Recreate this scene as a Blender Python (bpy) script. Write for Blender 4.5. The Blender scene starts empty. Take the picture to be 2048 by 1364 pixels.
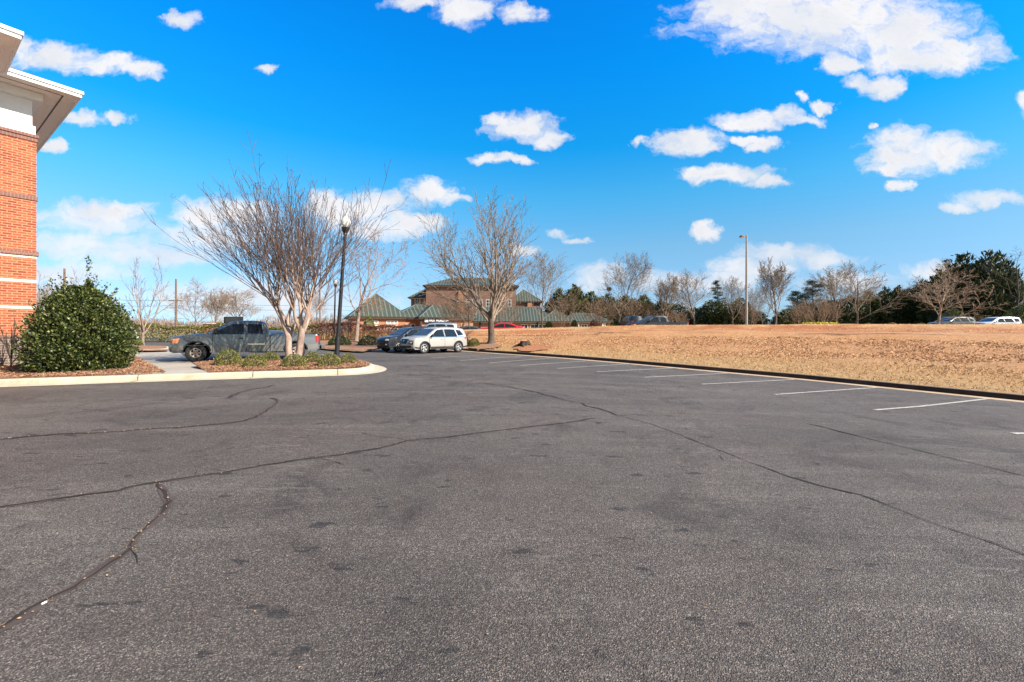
import bpy, bmesh, math, random
import numpy as np
from mathutils import Vector, Matrix

# ------------------------------------------------------------------ camera, sky, sun, exposure
SC = bpy.context.scene
COL = SC.collection
F, HZ, CAMZ = 880.0, 665.0, 1.75          # focal length and horizon row in photo pixels, eye height in metres
cam_data = bpy.data.cameras.new("camera")
cam_data.sensor_width = 36.0
cam_data.lens = F / 2048 * 36
cam_data.shift_y = -(682 - HZ) / 2048
cam_data.clip_start, cam_data.clip_end = 0.05, 6000
cam = bpy.data.objects.new("camera", cam_data)
cam.location = (0, 0, CAMZ)
cam.rotation_euler = (math.radians(90), 0, 0)
COL.objects.link(cam)
SC.camera = cam

SUN_AZ, SUN_EL = math.radians(118), math.radians(36)     # azimuth from +Y towards +X
sd = bpy.data.lights.new("sun", 'SUN')
sd.energy, sd.angle, sd.color = 5.0, math.radians(0.5), (1.0, 0.90, 0.77)
sun = bpy.data.objects.new("sun", sd)
S = Vector((math.sin(SUN_AZ) * math.cos(SUN_EL), math.cos(SUN_AZ) * math.cos(SUN_EL), math.sin(SUN_EL)))
sun.rotation_euler = S.to_track_quat('Z', 'Y').to_euler()
sun.location = (30, -20, 40)
COL.objects.link(sun)

SC.view_settings.view_transform = 'Standard'
SC.view_settings.look = 'None'
SC.view_settings.gamma = 1
SC.view_settings.use_curve_mapping = False
SC.view_settings.exposure = 0.92
SC.cycles.max_bounces = 6
SC.cycles.transparent_max_bounces = 8

CLOUDS = [(1640,30,260,75),(1480,18,112,48),(1800,66,150,72),(1900,105,108,42),(1825,118,130,30),(1680,122,36,24),(1708,160,30,18),
 (1763,172,46,24),(1605,198,15,11),(1640,215,24,10),(1500,243,66,17),(1568,230,36,15),(1605,238,40,11),(1380,285,76,24),
 (1290,283,16,12),(1528,286,36,17),(1492,280,36,9),(1452,350,88,20),(1530,367,50,11),(1400,346,42,14),(1795,305,76,50),
 (1775,342,44,16),(1895,305,86,34),(1802,373,26,10),(2044,205,34,22),(1750,248,13,6),(1045,256,72,28),(1000,248,30,24),
 (1092,274,36,17),(985,318,58,12),(1040,324,30,9),(862,378,58,25),(905,394,36,10),(925,16,58,32),(1035,25,56,20),
 (815,4,48,13),(90,112,100,32),(200,130,96,24),(288,140,52,18),(45,96,46,24),(165,232,46,15),(228,232,28,12),(105,290,28,15),
 (370,38,38,15),(537,142,18,8),(1407,465,36,18),(720,415,110,36),(655,400,56,30),(825,440,72,24),(440,428,110,34),(215,422,90,22)]
SOFT = [(180,440,130,30),(180,490,180,28),(300,512,190,26),(120,542,170,26),(420,470,130,40),(760,455,120,24),(1560,506,100,26),(1500,532,100,30),
 (1640,520,90,18),(1440,560,80,26),(1345,565,90,26),(1190,555,60,34),(1985,398,86,16),(1918,412,40,9),(1115,465,34,11),(1155,476,26,7),
 (1900,545,90,20),(40,600,200,40),(520,600,260,40),(1700,560,110,22),(1040,500,40,14)]

def build_world():
    w = bpy.data.worlds.new("World")
    SC.world = w
    w.use_nodes = True
    nt = w.node_tree
    N, Lk = nt.nodes, nt.links
    N.clear()
    out = N.new('ShaderNodeOutputWorld'); bg = N.new('ShaderNodeBackground')
    bg.inputs['Strength'].default_value = 0.0775
    Lk.new(bg.outputs[0], out.inputs[0])
    sky = N.new('ShaderNodeTexSky'); sky.sky_type = 'NISHITA'; sky.sun_disc = False
    sky.sun_elevation, sky.sun_rotation = SUN_EL, SUN_AZ
    sky.altitude, sky.air_density, sky.dust_density, sky.ozone_density = 200, 1.0, 0.6, 2.5
    def math_(op, a, b=None, clamp=False):
        n = N.new('ShaderNodeMath'); n.operation = op; n.use_clamp = clamp
        for i, v in enumerate((a, b)):
            if v is None: continue
            if isinstance(v, (int, float)): n.inputs[i].default_value = v
            else: Lk.new(v, n.inputs[i])
        return n.outputs[0]
    def vmath(op, a, b=None):
        n = N.new('ShaderNodeVectorMath'); n.operation = op
        for i, v in enumerate((a, b)):
            if v is None: continue
            if isinstance(v, tuple): n.inputs[i].default_value = v
            else: Lk.new(v, n.inputs[i])
        return n
    tc = N.new('ShaderNodeTexCoord')
    sep = N.new('ShaderNodeSeparateXYZ'); Lk.new(tc.outputs['Generated'], sep.inputs[0])
    y = math_('MAXIMUM', sep.outputs[1], 0.02)
    u = math_('DIVIDE', sep.outputs[0], y); v = math_('DIVIDE', sep.outputs[2], y)
    com = N.new('ShaderNodeCombineXYZ'); Lk.new(u, com.inputs[0]); Lk.new(v, com.inputs[1])
    uv = com.outputs[0]
    # ragged edges: the lookup is pushed about by two noises
    n1 = N.new('ShaderNodeTexNoise'); n1.inputs['Scale'].default_value = 11; n1.inputs['Detail'].default_value = 7
    n1.inputs['Roughness'].default_value = 0.6; Lk.new(uv, n1.inputs['Vector'])
    off = vmath('SUBTRACT', n1.outputs['Color'], (0.5, 0.5, 0.5))
    off = vmath('MULTIPLY', off.outputs[0], (0.15, 0.075, 0.0))
    p = vmath('ADD', uv, off.outputs[0]).outputs[0]
    n2 = N.new('ShaderNodeTexNoise'); n2.inputs['Scale'].default_value = 16; n2.inputs['Detail'].default_value = 8
    n2.inputs['Roughness'].default_value = 0.66; Lk.new(vmath('MULTIPLY', p, (1.0, 1.7, 1.0)).outputs[0], n2.inputs['Vector'])
    def field(lst):
        cur = None
        for cx, cy, rx, ry in lst:
            a = vmath('SUBTRACT', p, ((cx - 1024) / F, (HZ - cy) / F, 0)).outputs[0]
            a = vmath('MULTIPLY', a, (F / rx / 1.12, F / ry / 1.12, 0)).outputs[0]
            d = vmath('DOT_PRODUCT', a, a).outputs['Value']
            f = math_('SUBTRACT', 1.0, d)
            cur = f if cur is None else math_('MAXIMUM', cur, f)
        return cur
    def smooth(x, lo, hi, top=1.0):
        m = N.new('ShaderNodeMapRange'); m.interpolation_type = 'SMOOTHSTEP'
        m.inputs['From Min'].default_value = lo; m.inputs['From Max'].default_value = hi; m.inputs['To Max'].default_value = top
        Lk.new(x, m.inputs['Value']); return m.outputs[0]
    nz = math_('MULTIPLY', math_('SUBTRACT', n2.outputs['Fac'], 0.5), 2.6)
    f1 = math_('ADD', field(CLOUDS), nz)
    d1 = smooth(f1, -0.25, 1.02)
    f2 = math_('ADD', field(SOFT), math_('MULTIPLY', nz, 0.8))
    d2 = smooth(f2, -0.1, 1.2, 0.85)
    dens = math_('MAXIMUM', d1, d2)
    # the clear sky made deeper and more saturated with height, as in the photograph
    rp = N.new('ShaderNodeValToRGB'); e = rp.color_ramp.elements
    TINT = [(0.0, .58, .93, 1.50), (.074, .68, .86, 1.12), (.184, .68, 1.06, 1.17), (.288, .352, 1.262, 1.475), (.383, .06, 1.252, 1.781), (.505, .02, 1.282, 2.186), (.62, .02, 1.233, 2.344), (.80, .5, 1.0, 1.4)]
    while len(e) < len(TINT): e.new(0.5)
    for el, (q, r_, g_, b_) in zip(e, TINT): el.position = q; el.color = (r_ / 2.4, g_ / 2.4, b_ / 2.4, 1)
    Lk.new(sep.outputs[2], rp.inputs[0])
    back = N.new('ShaderNodeMix'); back.data_type = 'RGBA'                 # paler sky on the sunward side, behind the photographer
    mr = N.new('ShaderNodeMapRange'); mr.interpolation_type = 'SMOOTHSTEP'; mr.inputs['From Min'].default_value = -.35; mr.inputs['From Max'].default_value = .25; Lk.new(sep.outputs[1], mr.inputs['Value'])
    Lk.new(mr.outputs[0], back.inputs['Factor']); back.inputs['A'].default_value = (.38, .39, .36, 1); Lk.new(rp.outputs[0], back.inputs['B'])
    sc_ = vmath('MULTIPLY', back.outputs['Result'], (2.4, 2.4, 2.4)).outputs[0]
    tint = vmath('MULTIPLY', sky.outputs[0], sc_)
    # cloud body: white, thick middles a little greyer
    n3 = N.new('ShaderNodeTexNoise'); n3.inputs['Scale'].default_value = 7; n3.inputs['Detail'].default_value = 5; Lk.new(p, n3.inputs['Vector'])
    cr = N.new('ShaderNodeValToRGB')
    cr.color_ramp.elements[0].position, cr.color_ramp.elements[0].color = 0.33, (5.2, 5.5, 6.0, 1)
    cr.color_ramp.elements[1].position, cr.color_ramp.elements[1].color = 0.62, (6.7, 6.6, 6.7, 1)
    Lk.new(n3.outputs['Fac'], cr.inputs[0])
    thick = math_('MULTIPLY', smooth(f1, .75, 1.7), smooth(n3.outputs['Fac'], .38, .60))
    grey = N.new('ShaderNodeMix'); grey.data_type = 'RGBA'; Lk.new(math_('MULTIPLY', thick, .8), grey.inputs['Factor']); Lk.new(cr.outputs[0], grey.inputs['A']); grey.inputs['B'].default_value = (4.5, 4.9, 5.5, 1)
    mix = N.new('ShaderNodeMix'); mix.data_type = 'RGBA'
    Lk.new(dens, mix.inputs['Factor']); Lk.new(tint.outputs[0], mix.inputs['A']); Lk.new(grey.outputs['Result'], mix.inputs['B'])
    Lk.new(mix.outputs['Result'], bg.inputs['Color'])
build_world()

# ------------------------------------------------------------------ helpers: placing
def sstep(a, b, x):
    t = np.clip((x - a) / (b - a), 0, 1); return t * t * (3 - 2 * t)
def lot(x, y):
    """height of the paved lot"""
    x = np.asarray(x, float); y = np.asarray(y, float)
    t = np.clip(y - 16, 0, 12)
    z = 0.02 * np.minimum(y, 16) + 0.02 * (t - t * t / 24)
    z = z - 0.03 * (x + np.sqrt(x * x + 4)) / 2
    z = z + 0.03 * np.clip(y - 30, 0, 20) * sstep(0, -6, x)
    return z
def at(px, py, dz=0.0):
    """the point of the lot (raised by dz) seen at photo pixel px, py"""
    a, b = (px - 1024) / F, (py - HZ) / F
    d = 12.0
    for _ in range(60):
        d = 0.5 * d + 0.5 * (CAMZ - float(lot(a * d, d)) - dz) / b
    return Vector((a * d, d, float(lot(a * d, d)) + dz))
def XY(px, d): return (px - 1024) / F * d, d
def ZA(py, d): return CAMZ + (HZ - py) / F * d

KPX = [(2048,802.4),(1900,787.4),(1768,774.3),(1600,757.4),(1500,748.6),(1349,735),(1180,720),(1063,711.3),(985,706.2)]
K = [at(*p) for p in KPX]
d0 = (K[0] - K[1]).normalized()
K = [K[0] + d0 * 22, K[0] + d0 * 8] + K
K = [Vector((p.x, p.y)) for p in K] + [Vector((-2.7, 30.6)), Vector((-6.6, 34.0)), Vector((-12.0, 38.6)), Vector((-20, 45.4))]
def densify(poly, step):
    out = [poly[0]]
    for a, b in zip(poly, poly[1:]):
        n = max(1, int((b - a).length / step))
        out += [a.lerp(b, i / n) for i in range(1, n + 1)]
    return out
def chaikin(poly, it=2):
    for _ in range(it):
        q = [poly[0]]
        for a, b in zip(poly, poly[1:]):
            q += [a.lerp(b, .25), a.lerp(b, .75)]
        poly = q + [poly[-1]]
    return poly
K = chaikin(K, 2)
KA = np.array([(p.x, p.y) for p in K])
def kerb_dist(x, y):
    """signed distance to the long kerb, positive on the grass side, and the nearest kerb point"""
    x = np.asarray(x, float).ravel(); y = np.asarray(y, float).ravel()
    best = np.full(x.shape, 1e9); sg = np.ones(x.shape); nx = np.zeros(x.shape); ny = np.zeros(x.shape)
    for (ax, ay), (bx, by) in zip(KA, KA[1:]):
        ex, ey = bx - ax, by - ay; L2 = ex * ex + ey * ey
        t = np.clip(((x - ax) * ex + (y - ay) * ey) / L2, 0, 1)
        qx, qy = ax + t * ex, ay + t * ey
        d = np.hypot(x - qx, y - qy); m = d < best
        side = np.sign((x - qx) * ey - (y - qy) * ex)
        best = np.where(m, d, best); sg = np.where(m, side, sg); nx = np.where(m, qx, nx); ny = np.where(m, qy, ny)
    return best * sg, nx, ny
def crest_y(x): return np.clip(37 - 0.2 * x, 30, 38)
def bank(x, y):
    """height of the grass bank beyond the long kerb; also 0..1 from kerb to crest"""
    x = np.asarray(x, float); y = np.asarray(y, float); shp = x.shape
    s, qx, qy = kerb_dist(x, y); s = np.maximum(s, 0).reshape(shp); qx = qx.reshape(shp); qy = qy.reshape(shp)
    kz = lot(qx, qy) + 0.15
    yc = crest_y(x)
    zc = 2.09 + 0.02 * np.clip(x, -6, 12)
    t = s / (s + np.maximum(yc - y, 0) + 1e-6)
    e = 0.45 * t + 0.55 * sstep(0, 1, t)
    z = kz + (zc - kz) * e
    zp = np.clip(1.31 + 0.0105 * x, 0.9, 2.3)
    z = np.where(y > yc, zc + (zp - zc) * sstep(0, 7, y - yc), z)
    f = sstep(-13, -3.5, x)
    return (1 - f) * (lot(x, y) + 0.1) + f * z, t
def gz(x, y):
    s, _, _ = kerb_dist([x], [y])
    if s[0] < 0: return float(lot(x, y))
    return float(bank(np.array([x]), np.array([y]))[0][0])

# ------------------------------------------------------------------ helpers: objects
def tag(o, label=None, cat=None, group=None, kind=None):
    for k, v in (("label", label), ("category", cat), ("group", group), ("kind", kind)):
        if v: o[k] = v
    return o
def empty(name, loc=(0, 0, 0), rz=0.0, parent=None):
    o = bpy.data.objects.new(name, None); COL.objects.link(o)
    o.location = loc; o.rotation_euler = (0, 0, rz); o.empty_display_size = 0.2
    if parent: o.parent = parent
    return o
def thing(name, label, cat, loc=(0, 0, 0), rz=0.0, group=None):
    return tag(empty(name, loc, rz), label, cat, group)
def link(name, me, mats, parent=None, smooth=None):
    o = bpy.data.objects.new(name, me); COL.objects.link(o)
    if mats is not None and not me.materials:
        for m in (mats if isinstance(mats, (list, tuple)) else [mats]): me.materials.append(m)
    if parent: o.parent = parent
    if smooth is not None:
        me.polygons.foreach_set("use_smooth", [True] * len(me.polygons))
        me.set_sharp_from_angle(angle=math.radians(smooth))
    return o
def copy_tree(o, parent=None):
    c = o.copy(); COL.objects.link(c); c.parent = parent
    for ch in list(o.children): copy_tree(ch, c)
    return c
class MB:
    """collects boxes, prisms and tubes that become ONE mesh"""
    def __init__(s): s.v, s.f, s.m = [], [], []
    def add(s, vs, fs, mi=0):
        b = len(s.v); s.v += [tuple(q) for q in vs]; s.f += [[b + i for i in q] for q in fs]; s.m += [mi] * len(fs); return s
    def box(s, x0, x1, y0, y1, z0, z1, mi=0, M=None):
        vs = [Vector(q) for q in ((x0,y0,z0),(x1,y0,z0),(x1,y1,z0),(x0,y1,z0),(x0,y0,z1),(x1,y0,z1),(x1,y1,z1),(x0,y1,z1))]
        if M: vs = [M @ q for q in vs]
        return s.add(vs, [(0,3,2,1),(4,5,6,7),(0,1,5,4),(1,2,6,5),(2,3,7,6),(3,0,4,7)], mi)
    def prism(s, poly, z0, z1, mi=0):
        n = len(poly)
        vs = [(p[0], p[1], z0) for p in poly] + [(p[0], p[1], z1) for p in poly]
        return s.add(vs, [list(range(n))[::-1], list(range(n, 2 * n))] + [(i, (i + 1) % n, n + (i + 1) % n, n + i) for i in range(n)], mi)
    def tube(s, pts, radii, k=8, mi=0, caps=True):
        pts = [Vector(p) for p in pts]; n = len(pts); vs = []
        if not hasattr(radii, '__len__'): radii = [radii] * n
        for i, p in enumerate(pts):
            t = (pts[min(i + 1, n - 1)] - pts[max(i - 1, 0)]).normalized()
            a = t.cross(Vector((1, 0, 0)) if abs(t.x) < .8 else Vector((0, 1, 0))).normalized(); b = t.cross(a)
            vs += [p + (a * math.cos(2 * math.pi * j / k) + b * math.sin(2 * math.pi * j / k)) * radii[i] for j in range(k)]
        fs = [(i * k + j, i * k + (j + 1) % k, (i + 1) * k + (j + 1) % k, (i + 1) * k + j) for i in range(n - 1) for j in range(k)]
        if caps: fs += [list(range(k))[::-1], list(range((n - 1) * k, n * k))]
        return s.add(vs, fs, mi)
    def lathe(s, prof, k=24, axis='z', c=(0, 0, 0), mi=0):
        vs = []
        for r, h in prof:
            for j in range(k):
                a = 2 * math.pi * j / k
                q = (r * math.cos(a), r * math.sin(a), h) if axis == 'z' else (r * math.cos(a), h, r * math.sin(a))
                vs.append((q[0] + c[0], q[1] + c[1], q[2] + c[2]))
        n = len(prof)
        return s.add(vs, [(i * k + j, i * k + (j + 1) % k, (i + 1) * k + (j + 1) % k, (i + 1) * k + j) for i in range(n - 1) for j in range(k)], mi)
    def mesh(s, name):
        me = bpy.data.meshes.new(name); me.from_pydata(s.v, [], s.f)
        if any(s.m): me.polygons.foreach_set("material_index", s.m)
        bm = bmesh.new(); bm.from_mesh(me); bmesh.ops.recalc_face_normals(bm, faces=bm.faces); bm.to_mesh(me); bm.free()
        me.update(); return me
    def build(s, name, mats, parent=None, smooth=None):
        return link(name, s.mesh(name), mats, parent, smooth)
def sheet(name, poly, zf, step, mat, kind=None, thick=0.0, parent=None):
    """a polygon (xy) cut into a grid and laid on a height function"""
    bm = bmesh.new()
    f = bm.faces.new([bm.verts.new((p[0], p[1], 0)) for p in poly])
    xs = [p[0] for p in poly]; ys = [p[1] for p in poly]
    for ax, (a, b) in enumerate(((min(xs), max(xs)), (min(ys), max(ys)))):
        q = math.floor(a / step) * step + step
        while q < b:
            co = [0, 0, 0]; co[ax] = q; no = [0, 0, 0]; no[ax] = 1
            bmesh.ops.bisect_plane(bm, geom=bm.verts[:] + bm.edges[:] + bm.faces[:], plane_co=co, plane_no=no)
            q += step
    for v in bm.verts: v.co.z = zf(v.co.x, v.co.y)
    bmesh.ops.recalc_face_normals(bm, faces=bm.faces)
    if sum(f.normal.z for f in bm.faces) < 0: bmesh.ops.reverse_faces(bm, faces=bm.faces)
    if thick:
        r = bmesh.ops.extrude_face_region(bm, geom=bm.faces[:])
        for v in r['geom']:
            if isinstance(v, bmesh.types.BMVert): v.co.z += 0
        for v in bm.verts[:]:
            pass
    me = bpy.data.meshes.new(name); bm.to_mesh(me); bm.free()
    o = link(name, me, mat, parent, smooth=60)
    if kind: o["kind"] = kind
    return o
def ribbon(name, pts, width, zf, mat, jitter=0.0, seed=1, step=0.12):
    """a thin strip following a ground polyline"""
    rng = random.Random(seed)
    P = densify([Vector(p[:2]) for p in pts], step)
    vs, fs = [], []
    off = 0
    for i, p in enumerate(P):
        t = (P[min(i + 1, len(P) - 1)] - P[max(i - 1, 0)]).normalized(); n = Vector((-t.y, t.x))
        off = off * 0.7 + rng.gauss(0, jitter)
        w = width * (1 if not jitter else rng.uniform(.45, 1.25) * (.75 + .7 * abs(math.sin(i * .13 + seed) * math.sin(i * .041 + 2 * seed) + .35 * math.sin(i * .47))))
        if jitter and i in (0, len(P) - 1): w *= .2
        for sg in (-1, 1):
            q = p + n * (off + sg * w / 2); vs.append((q.x, q.y, zf(q.x, q.y)))
    for i in range(len(P) - 1): fs.append((2 * i, 2 * i + 1, 2 * i + 3, 2 * i + 2))
    me = bpy.data.meshes.new(name); me.from_pydata(vs, [], fs); me.update()
    return tag(link(name, me, mat), kind='structure')
def leaf_mesh(name, C, D, L, W, rng, mat_idx=None):
    """many leaf-sized rhombi: centres C, long axes D"""
    C = np.asarray(C, float); D = np.asarray(D, float); n = len(C)
    D = D / (np.linalg.norm(D, axis=1, keepdims=True) + 1e-9)
    R = rng.normal(size=(n, 3)); B = np.cross(D, R); B /= (np.linalg.norm(B, axis=1, keepdims=True) + 1e-9)
    L = (np.asarray(L) * rng.uniform(.7, 1.3, n))[:, None]; W = (np.asarray(W) * rng.uniform(.7, 1.3, n))[:, None]
    V = np.empty((n, 4, 3)); V[:, 0] = C - D * L / 2; V[:, 1] = C + B * W / 2 - D * L * .05; V[:, 2] = C + D * L / 2; V[:, 3] = C - B * W / 2 - D * L * .05
    me = bpy.data.meshes.new(name)
    me.vertices.add(n * 4); me.vertices.foreach_set("co", V.ravel())
    me.loops.add(n * 4); me.loops.foreach_set("vertex_index", np.arange(n * 4))
    me.polygons.add(n); me.polygons.foreach_set("loop_start", np.arange(n) * 4); me.polygons.foreach_set("loop_total", np.full(n, 4))
    me.update(calc_edges=True); me.validate()
    return me
class Tubes:
    def __init__(s): s.V, s.Fc, s.n = [], [], 0
    def add(s, pts, rad, k):
        pts = np.asarray(pts, float); n = len(pts)
        T = np.gradient(pts, axis=0); T /= np.linalg.norm(T, axis=1, keepdims=True) + 1e-9
        ref = np.where(np.abs(T[:, [2]]) < .9, np.array([[0, 0, 1.]]), np.array([[1., 0, 0]]))
        A = np.cross(T, ref); A /= np.linalg.norm(A, axis=1, keepdims=True) + 1e-9; B = np.cross(T, A)
        a = np.arange(k) * 2 * np.pi / k
        ring = pts[:, None] + (A[:, None] * np.cos(a)[None, :, None] + B[:, None] * np.sin(a)[None, :, None]) * np.asarray(rad)[:, None, None]
        s.V.append(ring.reshape(-1, 3))
        i = np.arange(n - 1)[:, None] * k; j = np.arange(k)[None]; j2 = (j + 1) % k
        s.Fc.append(np.stack([i + j, i + j2, i + k + j2, i + k + j], -1).reshape(-1, 4) + s.n); s.n += n * k
    def mesh(s, name, scale=(1, 1, 1)):
        V = np.concatenate(s.V) * np.asarray(scale); Q = np.concatenate(s.Fc)
        me = bpy.data.meshes.new(name)
        me.vertices.add(len(V)); me.vertices.foreach_set("co", V.ravel())
        me.loops.add(Q.size); me.loops.foreach_set("vertex_index", Q.ravel())
        me.polygons.add(len(Q)); me.polygons.foreach_set("loop_start", np.arange(len(Q)) * 4); me.polygons.foreach_set("loop_total", np.full(len(Q), 4))
        me.polygons.foreach_set("use_smooth", np.ones(len(Q), bool))
        me.update(calc_edges=True); return me

# ------------------------------------------------------------------ materials
MATS = {}
class NT:
    def __init__(s, name):
        s.m = bpy.data.materials.new(name); s.m.use_nodes = True; s.t = s.m.node_tree; s.N = s.t.nodes; s.L = s.t.links
        s.b = s.N['Principled BSDF']; s.tc = s.N.new('ShaderNodeTexCoord'); s.co = s.tc.outputs['Object']
    def set(s, n, sock, v):
        if isinstance(v, (int, float)): n.inputs[sock].default_value = v
        elif isinstance(v, tuple): n.inputs[sock].default_value = v if len(v) != 3 or n.inputs[sock].type == 'VECTOR' else v + (1,)
        else: s.L.new(v, n.inputs[sock])
    def noise(s, scale, detail=3, rough=.55, co=None, out='Fac', stretch=None, dist=0):
        n = s.N.new('ShaderNodeTexNoise'); n.inputs['Scale'].default_value = scale; n.inputs['Detail'].default_value = detail
        n.inputs['Roughness'].default_value = rough; n.inputs['Distortion'].default_value = dist
        s.L.new(s.map(stretch, co) if stretch else (co or s.co), n.inputs['Vector']); return n.outputs[out]
    def map(s, stretch, co=None, rot=0):
        m = s.N.new('ShaderNodeMapping'); m.inputs['Scale'].default_value = stretch; m.inputs['Rotation'].default_value = (0, 0, rot)
        s.L.new(co or s.co, m.inputs['Vector']); return m.outputs[0]
    def voro(s, scale, out='Distance', co=None, feature='F1'):
        n = s.N.new('ShaderNodeTexVoronoi'); n.inputs['Scale'].default_value = scale; n.feature = feature
        s.L.new(co or s.co, n.inputs['Vector']); return n.outputs[out]
    def ramp(s, x, stops):
        n = s.N.new('ShaderNodeValToRGB'); e = n.color_ramp.elements
        while len(e) < len(stops): e.new(0.5)
        for el, (p, c) in zip(e, stops): el.position = p; el.color = (c + (1,)) if isinstance(c, tuple) else (c, c, c, 1)
        s.L.new(x, n.inputs[0]); return n.outputs[0]
    def mix(s, f, a, b, mode='MIX'):
        n = s.N.new('ShaderNodeMix'); n.data_type = 'RGBA'; n.blend_type = mode
        s.set(n, 'Factor', f)
        for k, v in (('A', a), ('B', b)):
            if isinstance(v, tuple): n.inputs[k].default_value = v + (1,)
            else: s.L.new(v, n.inputs[k])
        return n.outputs['Result']
    def math(s, op, a, b=0.0, clamp=False):
        n = s.N.new('ShaderNodeMath'); n.operation = op; n.use_clamp = clamp; s.set(n, 0, a); s.set(n, 1, b); return n.outputs[0]
    def island(s): return s.N.new('ShaderNodeNewGeometry').outputs['Random Per Island']
    def objrand(s): return s.N.new('ShaderNodeObjectInfo').outputs['Random']
    def attr(s, name):
        n = s.N.new('ShaderNodeAttribute'); n.attribute_name = name; return n.outputs['Fac']
    def bump(s, h, strength=.3, dist=.01):
        n = s.N.new('ShaderNodeBump'); n.inputs['Strength'].default_value = strength; n.inputs['Distance'].default_value = dist
        s.L.new(h, n.inputs['Height']); s.L.new(n.outputs[0], s.b.inputs['Normal'])
    def done(s, color=None, rough=.8, metal=0.0, **kw):
        if color is not None: s.set(s.b, 'Base Color', color)
        s.set(s.b, 'Roughness', rough); s.set(s.b, 'Metallic', metal)
        for k, v in kw.items(): s.set(s.b, k.replace('_', ' '), v)
        return s.m
def plain(name, c, rough=.7, metal=0.0, var=.15, scale=6, **kw):
    """a surface with slight unevenness of colour and gloss"""
    t = NT(name); n = t.noise(scale, 5)
    col = t.mix(t.ramp(n, [(.3, 0.0), (.7, 1.0)]), tuple(q * (1 - var) for q in c), tuple(min(1, q * (1 + var)) for q in c))
    return t.done(col, rough, metal, **kw)
def paint(name, c, metal=0.3, rough=.32, dirt=.12):
    t = NT(name); n = t.noise(3, 6, .65)
    col = t.mix(t.ramp(n, [(.45, 0.0), (.8, dirt)]), c, (.22, .19, .16))
    r = t.math('ADD', t.math('MULTIPLY', n, .25), rough - .1)
    return t.done(col, r, metal, Coat_Weight=.45, Coat_Roughness=.06)
def leafmat(name, stops, rough=.5, **kw):
    t = NT(name); return t.done(t.ramp(t.island(), stops), rough, **kw)
def barkmat(name, a, b, scale=6, stretch=(3, 3, .6)):
    t = NT(name); n = t.noise(scale, 6, .65, stretch=stretch); t.bump(n, .5, .02)
    return t.done(t.ramp(n, [(.3, a), (.68, b)]), .9)
def brick(name, c1, c2, mortar, bw=.25, bh=.093, ms=.012, bias=0.0):
    t = NT(name)
    sp = t.N.new('ShaderNodeSeparateXYZ'); t.L.new(t.co, sp.inputs[0])
    cb = t.N.new('ShaderNodeCombineXYZ'); t.L.new(t.math('ADD', sp.outputs[0], sp.outputs[1]), cb.inputs[0]); t.L.new(sp.outputs[2], cb.inputs[1])
    n = t.N.new('ShaderNodeTexBrick'); t.L.new(cb.outputs[0], n.inputs['Vector'])
    for k, v in (('Scale', 1.0), ('Mortar Size', ms), ('Mortar Smooth', .1), ('Bias', bias), ('Brick Width', bw), ('Row Height', bh)): n.inputs[k].default_value = v
    for k, v in (('Color1', c1), ('Color2', c2), ('Mortar', mortar)): n.inputs[k].default_value = v + (1,)
    w = t.noise(14, 4); col = t.mix(t.ramp(w, [(.3, 0.0), (.75, .35)]), n.outputs['Color'], tuple(q * .55 for q in c2))
    t.bump(n.outputs['Fac'], -.5, .008)
    return t.done(col, .9)

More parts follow.
